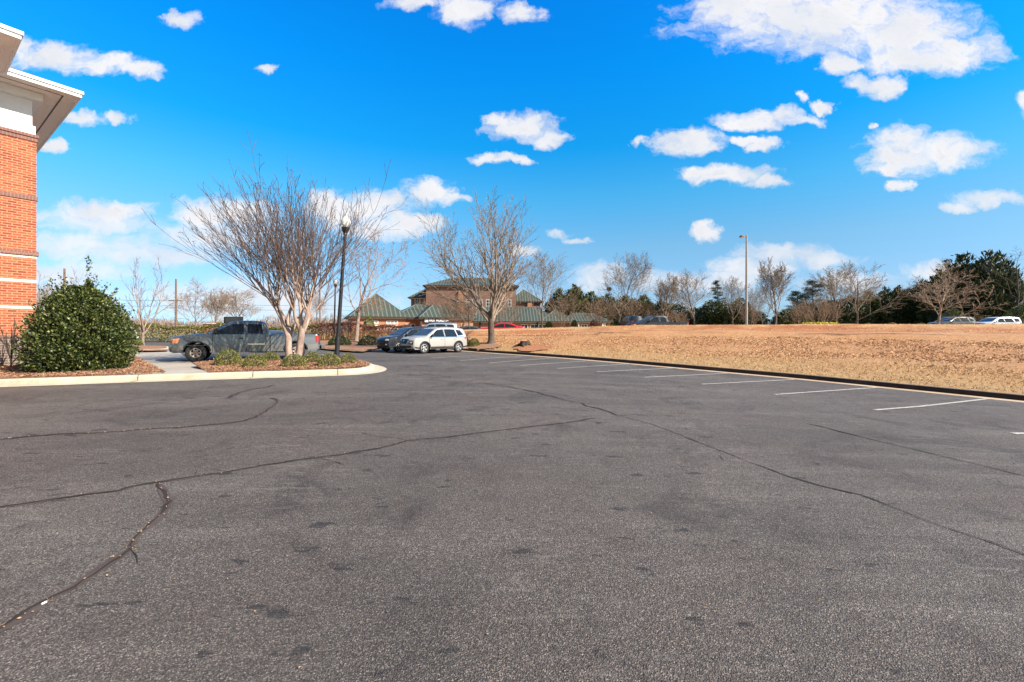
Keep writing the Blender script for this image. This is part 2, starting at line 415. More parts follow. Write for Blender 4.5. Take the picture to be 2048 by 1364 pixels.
def mats():
    M = MATS
    # asphalt: worn aggregate, tar-dark blots, pale scuffs along the driving direction
    t = NT('asphalt')
    big = t.noise(.20, 6, .62); mid = t.noise(.75, 7, .68, dist=.8); fine = t.noise(60, 3, .7); warm = t.noise(.35, 4, .6)
    streak = t.noise(.8, 7, .68, co=t.map((.16, 1.5, 1), rot=-.28)); lane = t.noise(.35, 5, .6, co=t.map((.25, .9, 1), rot=.55))
    base = t.mix(t.ramp(big, [(.32, 0.0), (.68, 1.0)]), (.064, .056, .051), (.104, .094, .086))
    base = t.mix(t.ramp(warm, [(.45, 0.0), (.65, .6)]), base, (.080, .063, .056))
    base = t.mix(t.ramp(lane, [(.48, 0.0), (.70, .55)]), base, (.120, .111, .103))
    base = t.mix(t.ramp(streak, [(.50, 0.0), (.72, .5)]), base, (.160, .148, .137))
    base = t.mix(t.ramp(mid, [(.52, 0.0), (.68, .75)]), base, (.036, .030, .028))
    spot = t.noise(3.6, 4, .6, co=t.map((.7, 1.6, 1), rot=.2)); base = t.mix(t.ramp(spot, [(.635, 0.0), (.675, .85)]), base, (.022, .020, .021))
    chip = t.voro(150, 'Color'); cr = t.N.new('ShaderNodeSeparateColor'); t.L.new(chip, cr.inputs[0])
    tone = t.ramp(cr.outputs[0], [(0.0, .30), (.45, .72), (.82, 1.22), (1.0, 2.7)])
    base = t.mix(1.0, base, tone, 'MULTIPLY')
    base = t.mix(1.0, base, t.ramp(fine, [(.25, .55), (.75, 1.45)]), 'MULTIPLY')
    scuff = t.noise(6, 7, .78, co=t.map((.45, 2.0, 1), rot=-.2)); wide = t.noise(.5, 3, .5)
    base = t.mix(t.math('MULTIPLY', t.ramp(scuff, [(.535, 0.0), (.64, .42)]), t.ramp(wide, [(.44, 0.0), (.64, 1.0)])), base, (.24, .22, .205))
    base = t.mix(1.0, base, (1.17, 1.12, 1.055), 'MULTIPLY')
    t.bump(t.math('ADD', t.voro(115), t.math('MULTIPLY', fine, .6)), .9, .008)
    M['asphalt'] = t.done(base, .82)
    # the bank: tan grass by the kerb, leaf litter in the middle, orange clay near the crest
    t = NT('dead_grass_bank'); k = t.attr('rise')
    n1 = t.noise(.5, 6, .65, stretch=(.35, 1, 1)); n2 = t.noise(4.5, 6, .7); n3 = t.noise(28, 5, .75)
    q = t.math('ADD', k, t.math('MULTIPLY', t.math('SUBTRACT', n1, .5), .55))
    col = t.ramp(q, [(.0, (.45, .29, .125)), (.16, (.48, .28, .115)), (.30, (.49, .255, .108)), (.5, (.49, .245, .105)), (.64, (.54, .29, .13)),
                     (.74, (.42, .15, .05)), (.84, (.56, .33, .15)), (1.0, (.54, .35, .17))])
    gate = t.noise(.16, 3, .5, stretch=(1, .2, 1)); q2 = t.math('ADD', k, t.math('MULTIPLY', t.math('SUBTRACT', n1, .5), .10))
    for c0, cw, cc in ((.60, .022, (.13, .055, .025)), (.80, .035, (.36, .12, .04))):  # dark soil line with an eroded step's shade painted in, and a clay band
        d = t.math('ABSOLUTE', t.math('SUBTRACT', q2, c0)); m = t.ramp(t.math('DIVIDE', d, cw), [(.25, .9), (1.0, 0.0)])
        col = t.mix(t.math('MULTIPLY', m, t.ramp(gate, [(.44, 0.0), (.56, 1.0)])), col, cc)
    col = t.mix(t.ramp(n2, [(.35, .4), (.6, 0.0)]), col, (.22, .11, .05))
    col = t.mix(1.0, col, t.ramp(n3, [(.25, .55), (.75, 1.45)]), 'MULTIPLY')
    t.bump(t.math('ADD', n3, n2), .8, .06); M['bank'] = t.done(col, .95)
    t = NT('far_ground'); n1 = t.noise(.15, 5); n2 = t.noise(3, 6, .7)
    col = t.mix(n1, (.30, .21, .10), (.22, .17, .07)); col = t.mix(1.0, col, t.ramp(n2, [(.3, .6), (.7, 1.3)]), 'MULTIPLY'); M['ground'] = t.done(col, .95)
    t = NT('bark_mulch'); n1 = t.noise(3, 5); n2 = t.noise(42, 5, .75)
    col = t.mix(n1, (.25, .125, .065), (.36, .20, .115)); col = t.mix(1.0, col, t.ramp(n2, [(.28, .45), (.7, 1.5)]), 'MULTIPLY')
    t.bump(n2, .9, .05); M['mulch'] = t.done(col, .95)
    t = NT('clay'); n2 = t.noise(6, 6, .7); col = t.ramp(n2, [(.3, (.26, .09, .035)), (.7, (.46, .20, .085))]); t.bump(n2, .8, .05); M['clay'] = t.done(col, .95)
    def concrete(name, a, b, sc=2.5):
        t = NT(name); n1 = t.noise(sc, 6, .65); n2 = t.noise(55, 4, .7); col = t.mix(t.ramp(n1, [(.3, 0.0), (.7, 1.0)]), a, b)
        col = t.mix(1.0, col, t.ramp(n2, [(.3, .82), (.7, 1.15)]), 'MULTIPLY'); t.bump(n2, .3, .006); return t.done(col, .88)
    def grimy(name, a, b, g):
        t = NT(name); n1 = t.noise(2.5, 6, .65); n2 = t.noise(45, 4, .7); n3 = t.noise(1.1, 7, .75)
        col = t.mix(t.ramp(n1, [(.3, 0.0), (.7, 1.0)]), a, b); col = t.mix(t.ramp(n3, [(.50, 0.0), (.72, .7)]), col, g)
        col = t.mix(1.0, col, t.ramp(n2, [(.3, .75), (.7, 1.18)]), 'MULTIPLY'); t.bump(n2, .4, .008); return t.done(col, .9)
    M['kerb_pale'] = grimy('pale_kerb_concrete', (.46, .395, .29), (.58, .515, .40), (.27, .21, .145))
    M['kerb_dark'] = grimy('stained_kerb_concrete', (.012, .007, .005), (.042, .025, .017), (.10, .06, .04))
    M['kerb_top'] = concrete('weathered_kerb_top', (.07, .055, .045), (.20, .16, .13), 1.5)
    M['gutter'] = concrete('clay_stained_gutter', (.42, .27, .16), (.55, .43, .30), .8)
    M['walk'] = concrete('walk_concrete', (.34, .30, .25), (.44, .395, .33), .9)
    M['joint'] = plain('joint_dirt', (.16, .12, .09), .95)
    t = NT('worn_white_line'); n = t.noise(16, 6, .75); n1 = t.noise(1.2, 3)
    M['line'] = t.done(t.mix(t.ramp(n, [(.44, 0.0), (.62, .8)]), t.mix(n1, (.42, .39, .34), (.60, .565, .50)), (.14, .13, .125)), .85)
    t = NT('crack_sealer'); n = t.noise(9, 5, .7); M['crack'] = t.done(t.ramp(n, [(.3, (.010, .007, .006)), (.7, (.035, .024, .020))]), .95)
    M['crack_edge'] = plain('crack_edge', (.068, .052, .046), .9, var=.3, scale=8)
    M['brick'] = brick('red_brick', (.46, .125, .048), (.25, .052, .024), (.52, .31, .19), ms=.011)
    M['brick_grey'] = brick('grey_brown_brick', (.20, .145, .115), (.14, .10, .085), (.33, .27, .22), ms=.011)
    M['soldier'] = brick('dark_soldier_brick', (.25, .12, .095), (.20, .10, .085), (.30, .19, .15), bw=.093, bh=.28)
    M['stone'] = plain('pale_stone', (.70, .62, .50), .8)
    M['white'] = plain('white_trim', (.80, .80, .78), .55, var=.04)
    M['soffit'] = plain('cream_soffit', (.88, .81, .73), .6, var=.04)
    t = NT('brown_shingle'); n = t.N.new('ShaderNodeTexBrick'); 
    for k2, v in (('Scale', 1.0), ('Mortar Size', .01), ('Brick Width', .3), ('Row Height', .14)): n.inputs[k2].default_value = v
    for k2, v in (('Color1', (.30, .20, .13, 1)), ('Color2', (.20, .13, .09, 1)), ('Mortar', (.07, .05, .04, 1))): n.inputs[k2].default_value = v
    t.L.new(t.co, n.inputs['Vector']); M['shingle'] = t.done(n.outputs['Color'], .95)
    M['far_brick'] = brick('far_orange_brick', (.44, .17, .08), (.34, .12, .06), (.45, .32, .22))
    M['tower_brick'] = brick('far_brown_brick', (.21, .098, .068), (.15, .07, .052), (.26, .18, .14))
    t = NT('standing_seam_roof'); uvn = t.tc.outputs['UV']
    sp = t.N.new('ShaderNodeSeparateXYZ'); t.L.new(uvn, sp.inputs[0])
    fr = t.math('FRACT', t.math('MULTIPLY', sp.outputs[0], 1 / .62))
    n = t.noise(.5, 5); col = t.mix(n, (.034, .050, .038), (.054, .070, .054))
    rib = t.ramp(fr, [(.0, 1.0), (.24, 1.0), (.30, 0.0), (.95, 0.0)]); col = t.mix(rib, col, (.115, .135, .112))
    t.bump(rib, 1.0, .10); M['seam'] = t.done(col, .65, 0.0)
    M['glass'] = plain('window_glass', (.02, .028, .034), .06, var=.3, scale=1.5)
    M['car_glass'] = plain('tinted_car_glass', (.012, .016, .02), .04, var=.3, scale=2)
    M['shield'] = plain('windscreen_glass', (.035, .055, .075), .04, var=.3, scale=2)
    M['rubber'] = plain('tyre_rubber', (.022, .021, .021), .85)
    M['alloy'] = plain('alloy', (.50, .50, .50), .35, .8)
    M['alloy_old'] = plain('dull_steel', (.42, .38, .34), .5, .55, var=.3, scale=18)
    M['rust'] = plain('rusty_hub', (.22, .11, .06), .8, var=.35, scale=30)
    M['black'] = plain('black_plastic', (.018, .018, .02), .55)
    M['under'] = plain('underbody', (.012, .012, .012), .9)
    M['chrome'] = plain('chrome', (.72, .72, .72), .18, 1.0, var=.08)
    M['lamp_amber'] = plain('amber_lens', (.62, .26, .13), .15, var=.2)
    M['lamp_clear'] = plain('clear_lens', (.62, .66, .70), .12, .3)
    M['lamp_red'] = plain('red_lens', (.55, .02, .015), .15)
    M['p_truck'] = paint('pewter_truck_paint', (.150, .175, .200), .45, .36, .22)
    M['p_truck_low'] = paint('pewter_lower_paint', (.20, .205, .20), .4, .4, .3)
    M['p_silver'] = paint('silver_paint', (.50, .485, .455), .4, .3, .06)
    M['p_dark'] = paint('charcoal_paint', (.022, .028, .040), .3, .28, .05)
    M['p_blue'] = paint('pale_blue_paint', (.26, .32, .43), .35, .3, .05)
    M['p_red'] = paint('red_paint', (.50, .010, .014), .1, .28, .03)
    M['p_navy'] = paint('navy_paint', (.006, .009, .016), .1, .35, .04)
    M['p_grey'] = paint('grey_paint', (.055, .055, .055), .1, .32, .08)
    M['p_white'] = paint('pale_silver_paint', (.66, .70, .76), .3, .28, .03)
    M['pole_black'] = plain('black_pole_paint', (.022, .023, .028), .45, .2)
    M['pole_grey'] = plain('galvanised_pole', (.30, .28, .26), .6, .1, var=.08)
    M['wood_pole'] = barkmat('pole_timber', (.10, .06, .045), (.22, .15, .11))
    M['wire'] = plain('cable', (.03, .03, .03), .7)
    M['navy_sign'] = plain('navy_sign', (.012, .016, .035), .4)
    M['lettering'] = plain('white_lettering', (.85, .85, .85), .5, var=.02)
    M['sign_black'] = plain('black_sign', (.012, .012, .015), .5)
    t = NT('acorn_glass'); M['globe'] = t.done((.92, .90, .84), .18, Transmission_Weight=.4, IOR=1.2)
    # bark and leaves
    M['bark_myrtle'] = barkmat('myrtle_bark', (.20, .125, .10), (.46, .355, .29), 5, (2, 2, .5))
    M['twig_myrtle'] = barkmat('myrtle_twig', (.038, .024, .020), (.215, .145, .115), 3)
    M['bark_grey'] = barkmat('grey_bark', (.035, .026, .020), (.16, .12, .09))
    M['twig_grey'] = barkmat('grey_twig', (.085, .062, .047), (.36, .285, .215), 2)
    M['bark_pale'] = barkmat('pale_bark', (.13, .10, .08), (.36, .28, .225))
    M['twig_pale'] = barkmat('pale_twig', (.22, .155, .115), (.38, .29, .22), 2)
    M['twig_brown'] = barkmat('brown_twig', (.17, .105, .07), (.29, .20, .14), 2)
    M['bark_dark'] = barkmat('dark_bark', (.030, .024, .020), (.085, .068, .055))
    M['pods'] = leafmat('seed_pods', [(0, (.05, .03, .025)), (1, (.16, .08, .06))], .9)
    M['russet'] = leafmat('russet_leaves', [(0, (.28, .11, .05)), (1, (.48, .22, .10))], .8)
    M['holly'] = leafmat('holly_leaves', [(0, (.012, .022, .006)), (.45, (.032, .052, .011)), (.8, (.082, .105, .022)), (1, (.24, .24, .075))], .42)
    M['shrub'] = leafmat('shrub_leaves', [(0, (.026, .038, .007)), (.45, (.085, .105, .02)), (.8, (.23, .23, .05)), (1, (.45, .38, .13))], .45)
    M['dark_shrub'] = leafmat('dark_shrub_leaves', [(0, (.012, .028, .008)), (.6, (.030, .060, .014)), (1, (.08, .11, .028))], .4)
    M['hedge'] = leafmat('hedge_leaves', [(0, (.030, .042, .008)), (.5, (.10, .115, .018)), (.8, (.20, .18, .03)), (1, (.30, .24, .045))], .5)
    M['red_hedge'] = leafmat('maroon_leaves', [(0, (.055, .020, .016)), (.6, (.13, .048, .032)), (1, (.26, .115, .065))], .7)
    M['straw'] = leafmat('straw_stems', [(0, (.28, .16, .08)), (1, (.50, .33, .17))], .9)
    M['fir'] = leafmat('cypress_foliage', [(0, (.014, .026, .010)), (.6, (.036, .060, .020)), (1, (.095, .11, .035))], .6)
    M['fir_yellow'] = leafmat('yellowish_foliage', [(0, (.016, .030, .006)), (.6, (.05, .075, .012)), (1, (.14, .14, .022))], .6)
    M['pine'] = leafmat('pine_needles', [(0, (.016, .034, .014)), (.6, (.04, .066, .028)), (1, (.10, .115, .055))], .6)
    M['variegated'] = leafmat('variegated_leaves', [(0, (.03, .05, .012)), (.55, (.08, .11, .03)), (1, (.36, .33, .13))], .5)
    M['flower'] = leafmat('yellow_petals', [(0, (.30, .34, .02)), (1, (.75, .58, .02))], .6)
    M['litter'] = leafmat('leaf_litter', [(0, (.22, .105, .048)), (.3, (.45, .24, .115)), (.8, (.60, .36, .185)), (1, (.70, .50, .30))], .85)
    M['grass'] = leafmat('dead_grass_blades', [(0, (.34, .19, .08)), (.6, (.50, .31, .14)), (.9, (.62, .43, .21)), (1, (.30, .24, .09))], .8)
    M['chips'] = leafmat('mulch_chips', [(0, (.10, .048, .028)), (.5, (.27, .14, .08)), (1, (.48, .29, .18))], .9)
    M['woods'] = leafmat('far_bare_woods', [(0, (.16, .105, .08)), (1, (.34, .24, .19))], .95)
    M['stump'] = barkmat('stump_wood', (.020, .014, .011), (.075, .050, .036))
mats()
M = MATS

# ================================================================== THE GROUND
def grid_mesh(name, xs, ys, zf, mat, keep=None, attr=None):
    X, Y = np.meshgrid(xs, ys)
    Z = zf(X, Y); at_ = None
    if isinstance(Z, tuple): Z, at_ = Z
    nx, ny = len(xs), len(ys)
    i = np.arange(ny - 1)[:, None] * nx; j = np.arange(nx - 1)[None]
    Q = np.stack([i + j, i + j + 1, i + nx + j + 1, i + nx + j], -1).reshape(-1, 4)
    if keep is not None:
        k = keep(X, Y).ravel(); Q = Q[k[Q].all(1)]
    me = bpy.data.meshes.new(name); V = np.stack([X, Y, Z], -1).reshape(-1, 3)
    me.from_pydata(V.tolist(), [], Q.tolist()); me.update()
    if at_ is not None and attr:
        a = me.attributes.new(attr, 'FLOAT', 'POINT'); a.data.foreach_set('value', at_.ravel().astype(np.float32))
    return link(name, me, mat, smooth=180)

def build_ground():
    def axis(lo, a, b, hi, st):
        l = -np.geomspace(1, abs(lo - a) + 1, 22)[::-1] + 1 + a; r = np.geomspace(1, hi - b + 1, 22) - 1 + b
        return np.concatenate([l[:-1], np.arange(a, b, st), r])
    xs, ys = axis(-2500, -70, 90, 2500, 1.0), axis(-120, -12, 70, 3500, 1.0)
    def gz_far(X, Y):
        s, qx, qy = kerb_dist(X, Y); s = s.reshape(X.shape)
        b, _ = bank(X, Y); l = lot(X, Y)
        w = sstep(2, 4.5, s)
        return l * (1 - w) + b * w - 0.16
    tag(grid_mesh('ground', xs, ys, gz_far, M['ground']), kind='structure')
    def keep(X, Y): return (kerb_dist(X, Y)[0] < 1.2).reshape(X.shape)
    tag(grid_mesh('parking_lot', np.arange(-62, 32, .5), np.arange(-8, 64, .5), lot, M['asphalt'], keep), kind='structure')
    # the bank, laid in kerb coordinates so that it meets the kerb cleanly
    P = densify([Vector(p) for p in KA], .4)
    P = [p for p in P if p.y > -6]
    offs = np.concatenate([[.14, .3, .5, .75], np.arange(1.05, 12, .35), np.arange(12, 40, .6), np.arange(40, 75, 2.5)])
    V = []
    for i, p in enumerate(P):
        t = (P[min(i + 3, len(P) - 1)] - P[max(i - 3, 0)]).normalized(); n = Vector((t.y, -t.x))
        V.append([(p.x + n.x * o, p.y + n.y * o) for o in offs])
    V = np.array(V); X, Y = V[..., 0], V[..., 1]
    Z, T = bank(X, Y)
    from mathutils import noise as mn
    lump = np.array([[mn.noise(Vector((x * .45, y * .45, 3))) * .06 + mn.noise(Vector((x * 1.7, y * 1.7, 9))) * .025 for x, y in zip(a, b)] for a, b in zip(X, Y)])
    # little eroded steps across the slope near the top, as in the photograph
    for lev, hgt in ((.58, .20), (.80, .22)):
        wob = np.array([[lev + .05 * mn.noise(Vector((x * .12, 0, lev * 9))) for x in a] for a in X])
        Z = Z + np.where(X > 6, hgt * sstep(-.012, .012, T - wob) - hgt * sstep(0.0, .16, T - wob), 0)
    Z = Z + lump * np.minimum(1, offs / 1.0)[None] * (T < .999)
    n0, n1 = X.shape
    i = np.arange(n0 - 1)[:, None] * n1; j = np.arange(n1 - 1)[None]
    Q = np.stack([i + j, i + j + 1, i + n1 + j + 1, i + n1 + j], -1).reshape(-1, 4)
    me = bpy.data.meshes.new('grass_bank'); me.from_pydata(np.stack([X, Y, Z], -1).reshape(-1, 3).tolist(), [], Q.tolist())
    a = me.attributes.new('rise', 'FLOAT', 'POINT'); a.data.foreach_set('value', T.ravel().astype(np.float32))
    bm = bmesh.new(); bm.from_mesh(me); bmesh.ops.recalc_face_normals(bm, faces=bm.faces)
    if sum(f.normal.z for f in bm.faces) < 0: bmesh.ops.reverse_faces(bm, faces=bm.faces)
    bm.to_mesh(me); bm.free(); me.update()
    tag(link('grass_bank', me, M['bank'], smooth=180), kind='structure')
build_ground()

def sweep(name, poly, prof, mat, zf, side=1):
    """a section (offset to the side, height) swept along a ground polyline"""
    P = poly; n = len(P); vs, fs = [], []; k = len(prof)
    for i, p in enumerate(P):
        t = (P[min(i + 1, n - 1)] - P[max(i - 1, 0)]).normalized(); nn = Vector((t.y, -t.x)) * side
        z0 = zf(p.x, p.y)
        for o, h in prof: vs.append((p.x + nn.x * o, p.y + nn.y * o, z0 + h))
    for i in range(n - 1):
        for j in range(k - 1): fs.append((i * k + j, i * k + j + 1, (i + 1) * k + j + 1, (i + 1) * k + j))
    me = bpy.data.meshes.new(name); me.from_pydata(vs, [], fs)
    bm = bmesh.new(); bm.from_mesh(me); bmesh.ops.recalc_face_normals(bm, faces=bm.faces); bm.to_mesh(me); bm.free()
    return tag(link(name, me, mat, smooth=30), kind='structure')
zlot = lambda x, y: float(lot(x, y))
KP = [p for p in densify([Vector(p) for p in KA], .8) if p.y > -7]
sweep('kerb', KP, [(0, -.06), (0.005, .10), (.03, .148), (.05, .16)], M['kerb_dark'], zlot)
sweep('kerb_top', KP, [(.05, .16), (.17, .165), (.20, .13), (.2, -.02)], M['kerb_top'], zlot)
sweep('gutter', KP, [(-.40, .0), (-.39, .008), (-.001, .012)], M['gutter'], zlot)

def smooth_line(px, dz=0, it=2): return chaikin([at(*p, dz).to_2d() for p in px], it)
# near island on the left: pale kerb and gutter from the photo's left edge round the nose
LK = [(-900,796),(-400,782),(0,771.5),(300,760.5),(690,748.8),(728,745.5),(745,742),(750,738),(742,733.5),(722,729),(690,725.5),(650,723.5)]
LKP = densify(chaikin([at(*p).to_2d() for p in LK], 2), .5)
sweep('pale_kerb', LKP, [(.0, -.05), (.004, .12), (.03, .158), (.06, .172), (-.0, .172)][:4] + [(.06, .172)], M['kerb_pale'], zlot, side=-1)
sweep('pale_kerb_top', LKP, [(.06, .172), (.17, .176), (.18, .10)], M['kerb_pale'], zlot, side=-1)
sweep('pale_gutter', LKP, [(-.46, .0), (-.45, .007), (-.001, .014)], M['kerb_pale'], zlot, side=-1)
for px, py in ((260,768),(503,756),(690,751),(-10,774)):                       # joints in the kerb
    i = min(range(len(LKP)), key=lambda q: (LKP[q] - at(px, py - 3).to_2d()).length)
    p = LKP[i]; t = (LKP[i + 1] - LKP[i - 1]).normalized(); n = Vector((-t.y, t.x))
    vs = []
    for o, h in [(-.44, .012), (-.006, .018), (-.004, .12), (.026, .164), (.06, .178), (.17, .181)]:
        for s in (-1, 1): vs.append((p.x + n.x * o + t.x * s * .013, p.y + n.y * o + t.y * s * .013, zlot(p.x, p.y) + h))
    me = bpy.data.meshes.new('kerb_joint'); me.from_pydata(vs, [], [(2*j, 2*j+1, 2*j+3, 2*j+2) for j in range(5)])
    tag(link('kerb_joint', me, M['joint']), kind='structure')

from mathutils import noise as MN
def bedz(base, amp=.05):
    return lambda x, y: float(lot(x, y)) + base + amp * (MN.noise(Vector((x * .8, y * .8, 1))) + .5 * MN.noise(Vector((x * 3, y * 3, 5))))
def pxpoly(px, dz): return [at(*p, dz).to_2d() for p in px]
def inset_front(i0, i1, off):
    out = []
    for i in range(i0, i1):
        t = (LKP[min(i + 1, len(LKP) - 1)] - LKP[max(i - 1, 0)]).normalized(); n = Vector((-t.y, t.x)); out.append(LKP[i] + n * off)
    return out
def near_i(px, py): 
    q = at(px, py).to_2d(); return min(range(len(LKP)), key=lambda k: (LKP[k] - q).length)
iA, iB = near_i(332, 760), near_i(420, 757)
BED_LEFT = inset_front(0, iA, .165) + pxpoly([(332,747),(318,738),(300,730),(285,722),(270,714),(262,706),(150,704),(-400,704)], .16)
BED_MYRTLE = inset_front(iB, len(LKP), .165) + pxpoly([(640,719.5),(560,719),(500,719.5),(440,722),(388,727),(400,736),(418,746)], .16)
tag(sheet('mulch_bed', BED_LEFT, bedz(.165, .035), .5, M['mulch']), kind='structure')
tag(sheet('mulch_bed', BED_MYRTLE, bedz(.17, .04), .5, M['mulch']), kind='structure')
def walkz(x, y):
    q = Vector((x, y)); d = min((q - p).length for p in LKP[max(iA - 6, 0):iB + 6])
    return float(lot(x, y)) + .165 - .150 * float(sstep(.6, 4.5, d))
WALK = inset_front(iA - 2, iB + 2, .17) + pxpoly([(424,745.5),(404,736),(392,727),(384,722)], .1) + pxpoly([(360,706),(340,702.5),(262,702.5)], .01) + pxpoly([(258,708),(284,723),(318,739)], .1)
tag(sheet('concrete_walk', WALK, walkz, .6, M['walk']), kind='structure')
# kerb and planting strips across the drive
B4 = smooth_line([(120,706),(262,703.5),(300,703),(336,702),(341,699),(336,696.5)], 0, 2)
sweep('pale_kerb', densify(B4, .5), [(0, -.03), (.01, .14), (.05, .16), (.18, .16), (.2, .08)], M['kerb_pale'], zlot, side=-1)
tag(sheet('mulch_bed', pxpoly([(100,704),(262,701.5),(300,701),(334,700),(338,698.5),(330,691.5),(262,690),(100,690)], .14), bedz(.14, .04), 1.0, M['mulch']), kind='structure')
B3K = densify(smooth_line([(590,694),(640,698.5),(690,703),(720,705),(738,704),(746,700.5),(765,696),(800,690.5)], 0, 2), .5)
sweep('pale_kerb', B3K, [(0, -.03), (.01, .13), (.05, .15), (.18, .15), (.2, .08)], M['kerb_top'], zlot, side=-1)
tag(sheet('mulch_bed', [p for p in densify(smooth_line([(592,692.5),(640,697),(690,701.5),(720,703.3),(735,702.5),(743,699.5),(763,695),(800,689.5)], .1), 1.0)] + pxpoly([(905,672),(905,668),(590,672)], 0.0), bedz(.13, .05), 1.0, M['mulch']), kind='structure')
# red clay scar round the stump
def bankz(dz): return lambda x, y: gz(x, y) + dz
def at_bank(px, py, lo=14, hi=45):
    a, b = (px - 1024) / F, (py - HZ) / F
    for _ in range(50):
        m = (lo + hi) / 2
        if CAMZ - b * m > gz(a * m, m): lo = m
        else: hi = m
    return Vector((a * lo, lo, gz(a * lo, lo)))
def blob(px, py, rx, ry, seed, k=22):
    r = random.Random(seed); out = []
    for i in range(k):
        a = 2 * math.pi * i / k; s = 1 + r.uniform(-.22, .22)
        out.append((px + rx * s * math.cos(a), py + ry * s * math.sin(a)))
    return out
for i, (px, py, rx, ry) in enumerate(((1066,697.5,40,6.5),)):
    poly = [at_bank(*q).to_2d() for q in blob(px, py, rx, ry, 4 + i)]
    tag(sheet('clay_patch', poly, lambda x, y: gz(x, y) + .075 + .04 * MN.noise(Vector((x * 2, y * 2, 0))), .35, M['clay']), kind='structure')
poly = [at_bank(*q).to_2d() for q in blob(962, 694.5, 40, 5.5, 9)]
tag(sheet('mulch_bed', poly, lambda x, y: gz(x, y) + .07 + .03 * MN.noise(Vector((x * 2, y * 2, 0))), .35, M['mulch']), kind='structure')

# painted stall lines
STR = [((812.2,712.2),(907,707)),((863,716.7),(977,709.3)),((920.6,721.6),(1043.7,712.8)),((978.2,726.5),(1100,717)),((1040.7,731.6),(1170.6,722.6)),
       ((1115,737.4),(1262,728.2)),((1194,744),(1354,736.3)),((1289,755.2),(1454,747)),((1404,768.8),(1588,759.6)),((1549.5,789.6),(1753,775.6)),((1750,820.6),(1840,813.5),(1976,798.2))]
for i, s in enumerate(STR):
    ribbon('parking_line', [at(*p) for p in s], .10, lambda x, y: zlot(x, y) + .012, M['line'], step=.5)
ribbon('parking_line', [at(2026,868), at(2110,867)], .12, lambda x, y: zlot(x, y) + .012, M['line'], step=.5)
# old cracks, some sealed, wandering over the lot
CR = [([(0,879.5),(60,873),(130,868),(190,866.5),(250,863),(300,858.5),(360,855),(410,850),(450,847),(487,842),(505,835),(520,828),(538,817),(550,811),(556,802),(551,798),(540,796.5)], .050, .012),
 ([(548,770),(530,775),(500,780),(480,785),(462,792),(457,797)], .05, .012),
 ([(-60,1023),(0,1014.5),(60,1007),(115,997),(170,989),(235,982),(270,972),(310,965),(370,957),(440,947),(520,932),(600,920),(690,908),(760,896),(815,882),(905,874),(960,866),(1050,855),(1130,846),(1192,836)], .032, .006),
 ([(312,965),(322,978),(330,990),(341,1003),(330,1018),(322,1032),(300,1055),(285,1065),(268,1083),(262,1098),(240,1115),(200,1140),(150,1175),(100,1200),(50,1232),(0,1260),(-60,1290)], .030, .008),
 ([(952,766),(985,769),(1010,773),(1045,779),(1075,785),(1105,793),(1130,800),(1165,806),(1172,811),(1200,818),(1222,825),(1238,832)], .040, .010),
 ([(1238,832),(1300,848),(1340,862),(1400,886),(1450,905),(1520,932),(1580,955),(1640,972),(1720,990),(1790,1016),(1850,1042),(1950,1075),(2048,1110),(2120,1138)], .019, .005),
 ([(1614,847),(1640,853),(1690,866),(1750,881),(1810,895),(1880,912),(1960,930),(2048,952),(2110,968)], .026, .005),
 ([(640,914),(655,921),(668,924),(690,931)], .014, .006), ([(400,956),(392,948),(396,940)], .012, .005), ([(262,1098),(275,1112),(279,1128)], .012, .004), ([(1450,905),(1440,912),(1446,921)], .008, .004), ([(815,882),(790,876),(760,874),(720,866)], .014, .006), ([(1238,832),(1265,829),(1300,832)], .016, .006),
 ([(840,744.5),(880,753),(900,755.5),(908,752)], .04, .02), ([(1280,773),(1300,778),(1340,784)], .03, .01), ([(1484,800),(1510,806),(1540,811)], .02, .01),
 ([(1093,760),(1130,763),(1190,766),(1250,774)], .02, .01), ([(833,731),(862,731.5)], .12, .02)]
for i, (px, w, j) in enumerate(CR):
    pts = [at(*p) for p in px]
    if i < 4: ribbon('asphalt_crack', pts, w * 2.4, lambda x, y: zlot(x, y) + .004, M['crack_edge'], jitter=j * .8, seed=40 + i, step=.16)
    ribbon('asphalt_crack', pts, w, lambda x, y: zlot(x, y) + .008, M['crack'], jitter=j * 1.5, seed=20 + i, step=.07 if i in (2, 3) else .1)

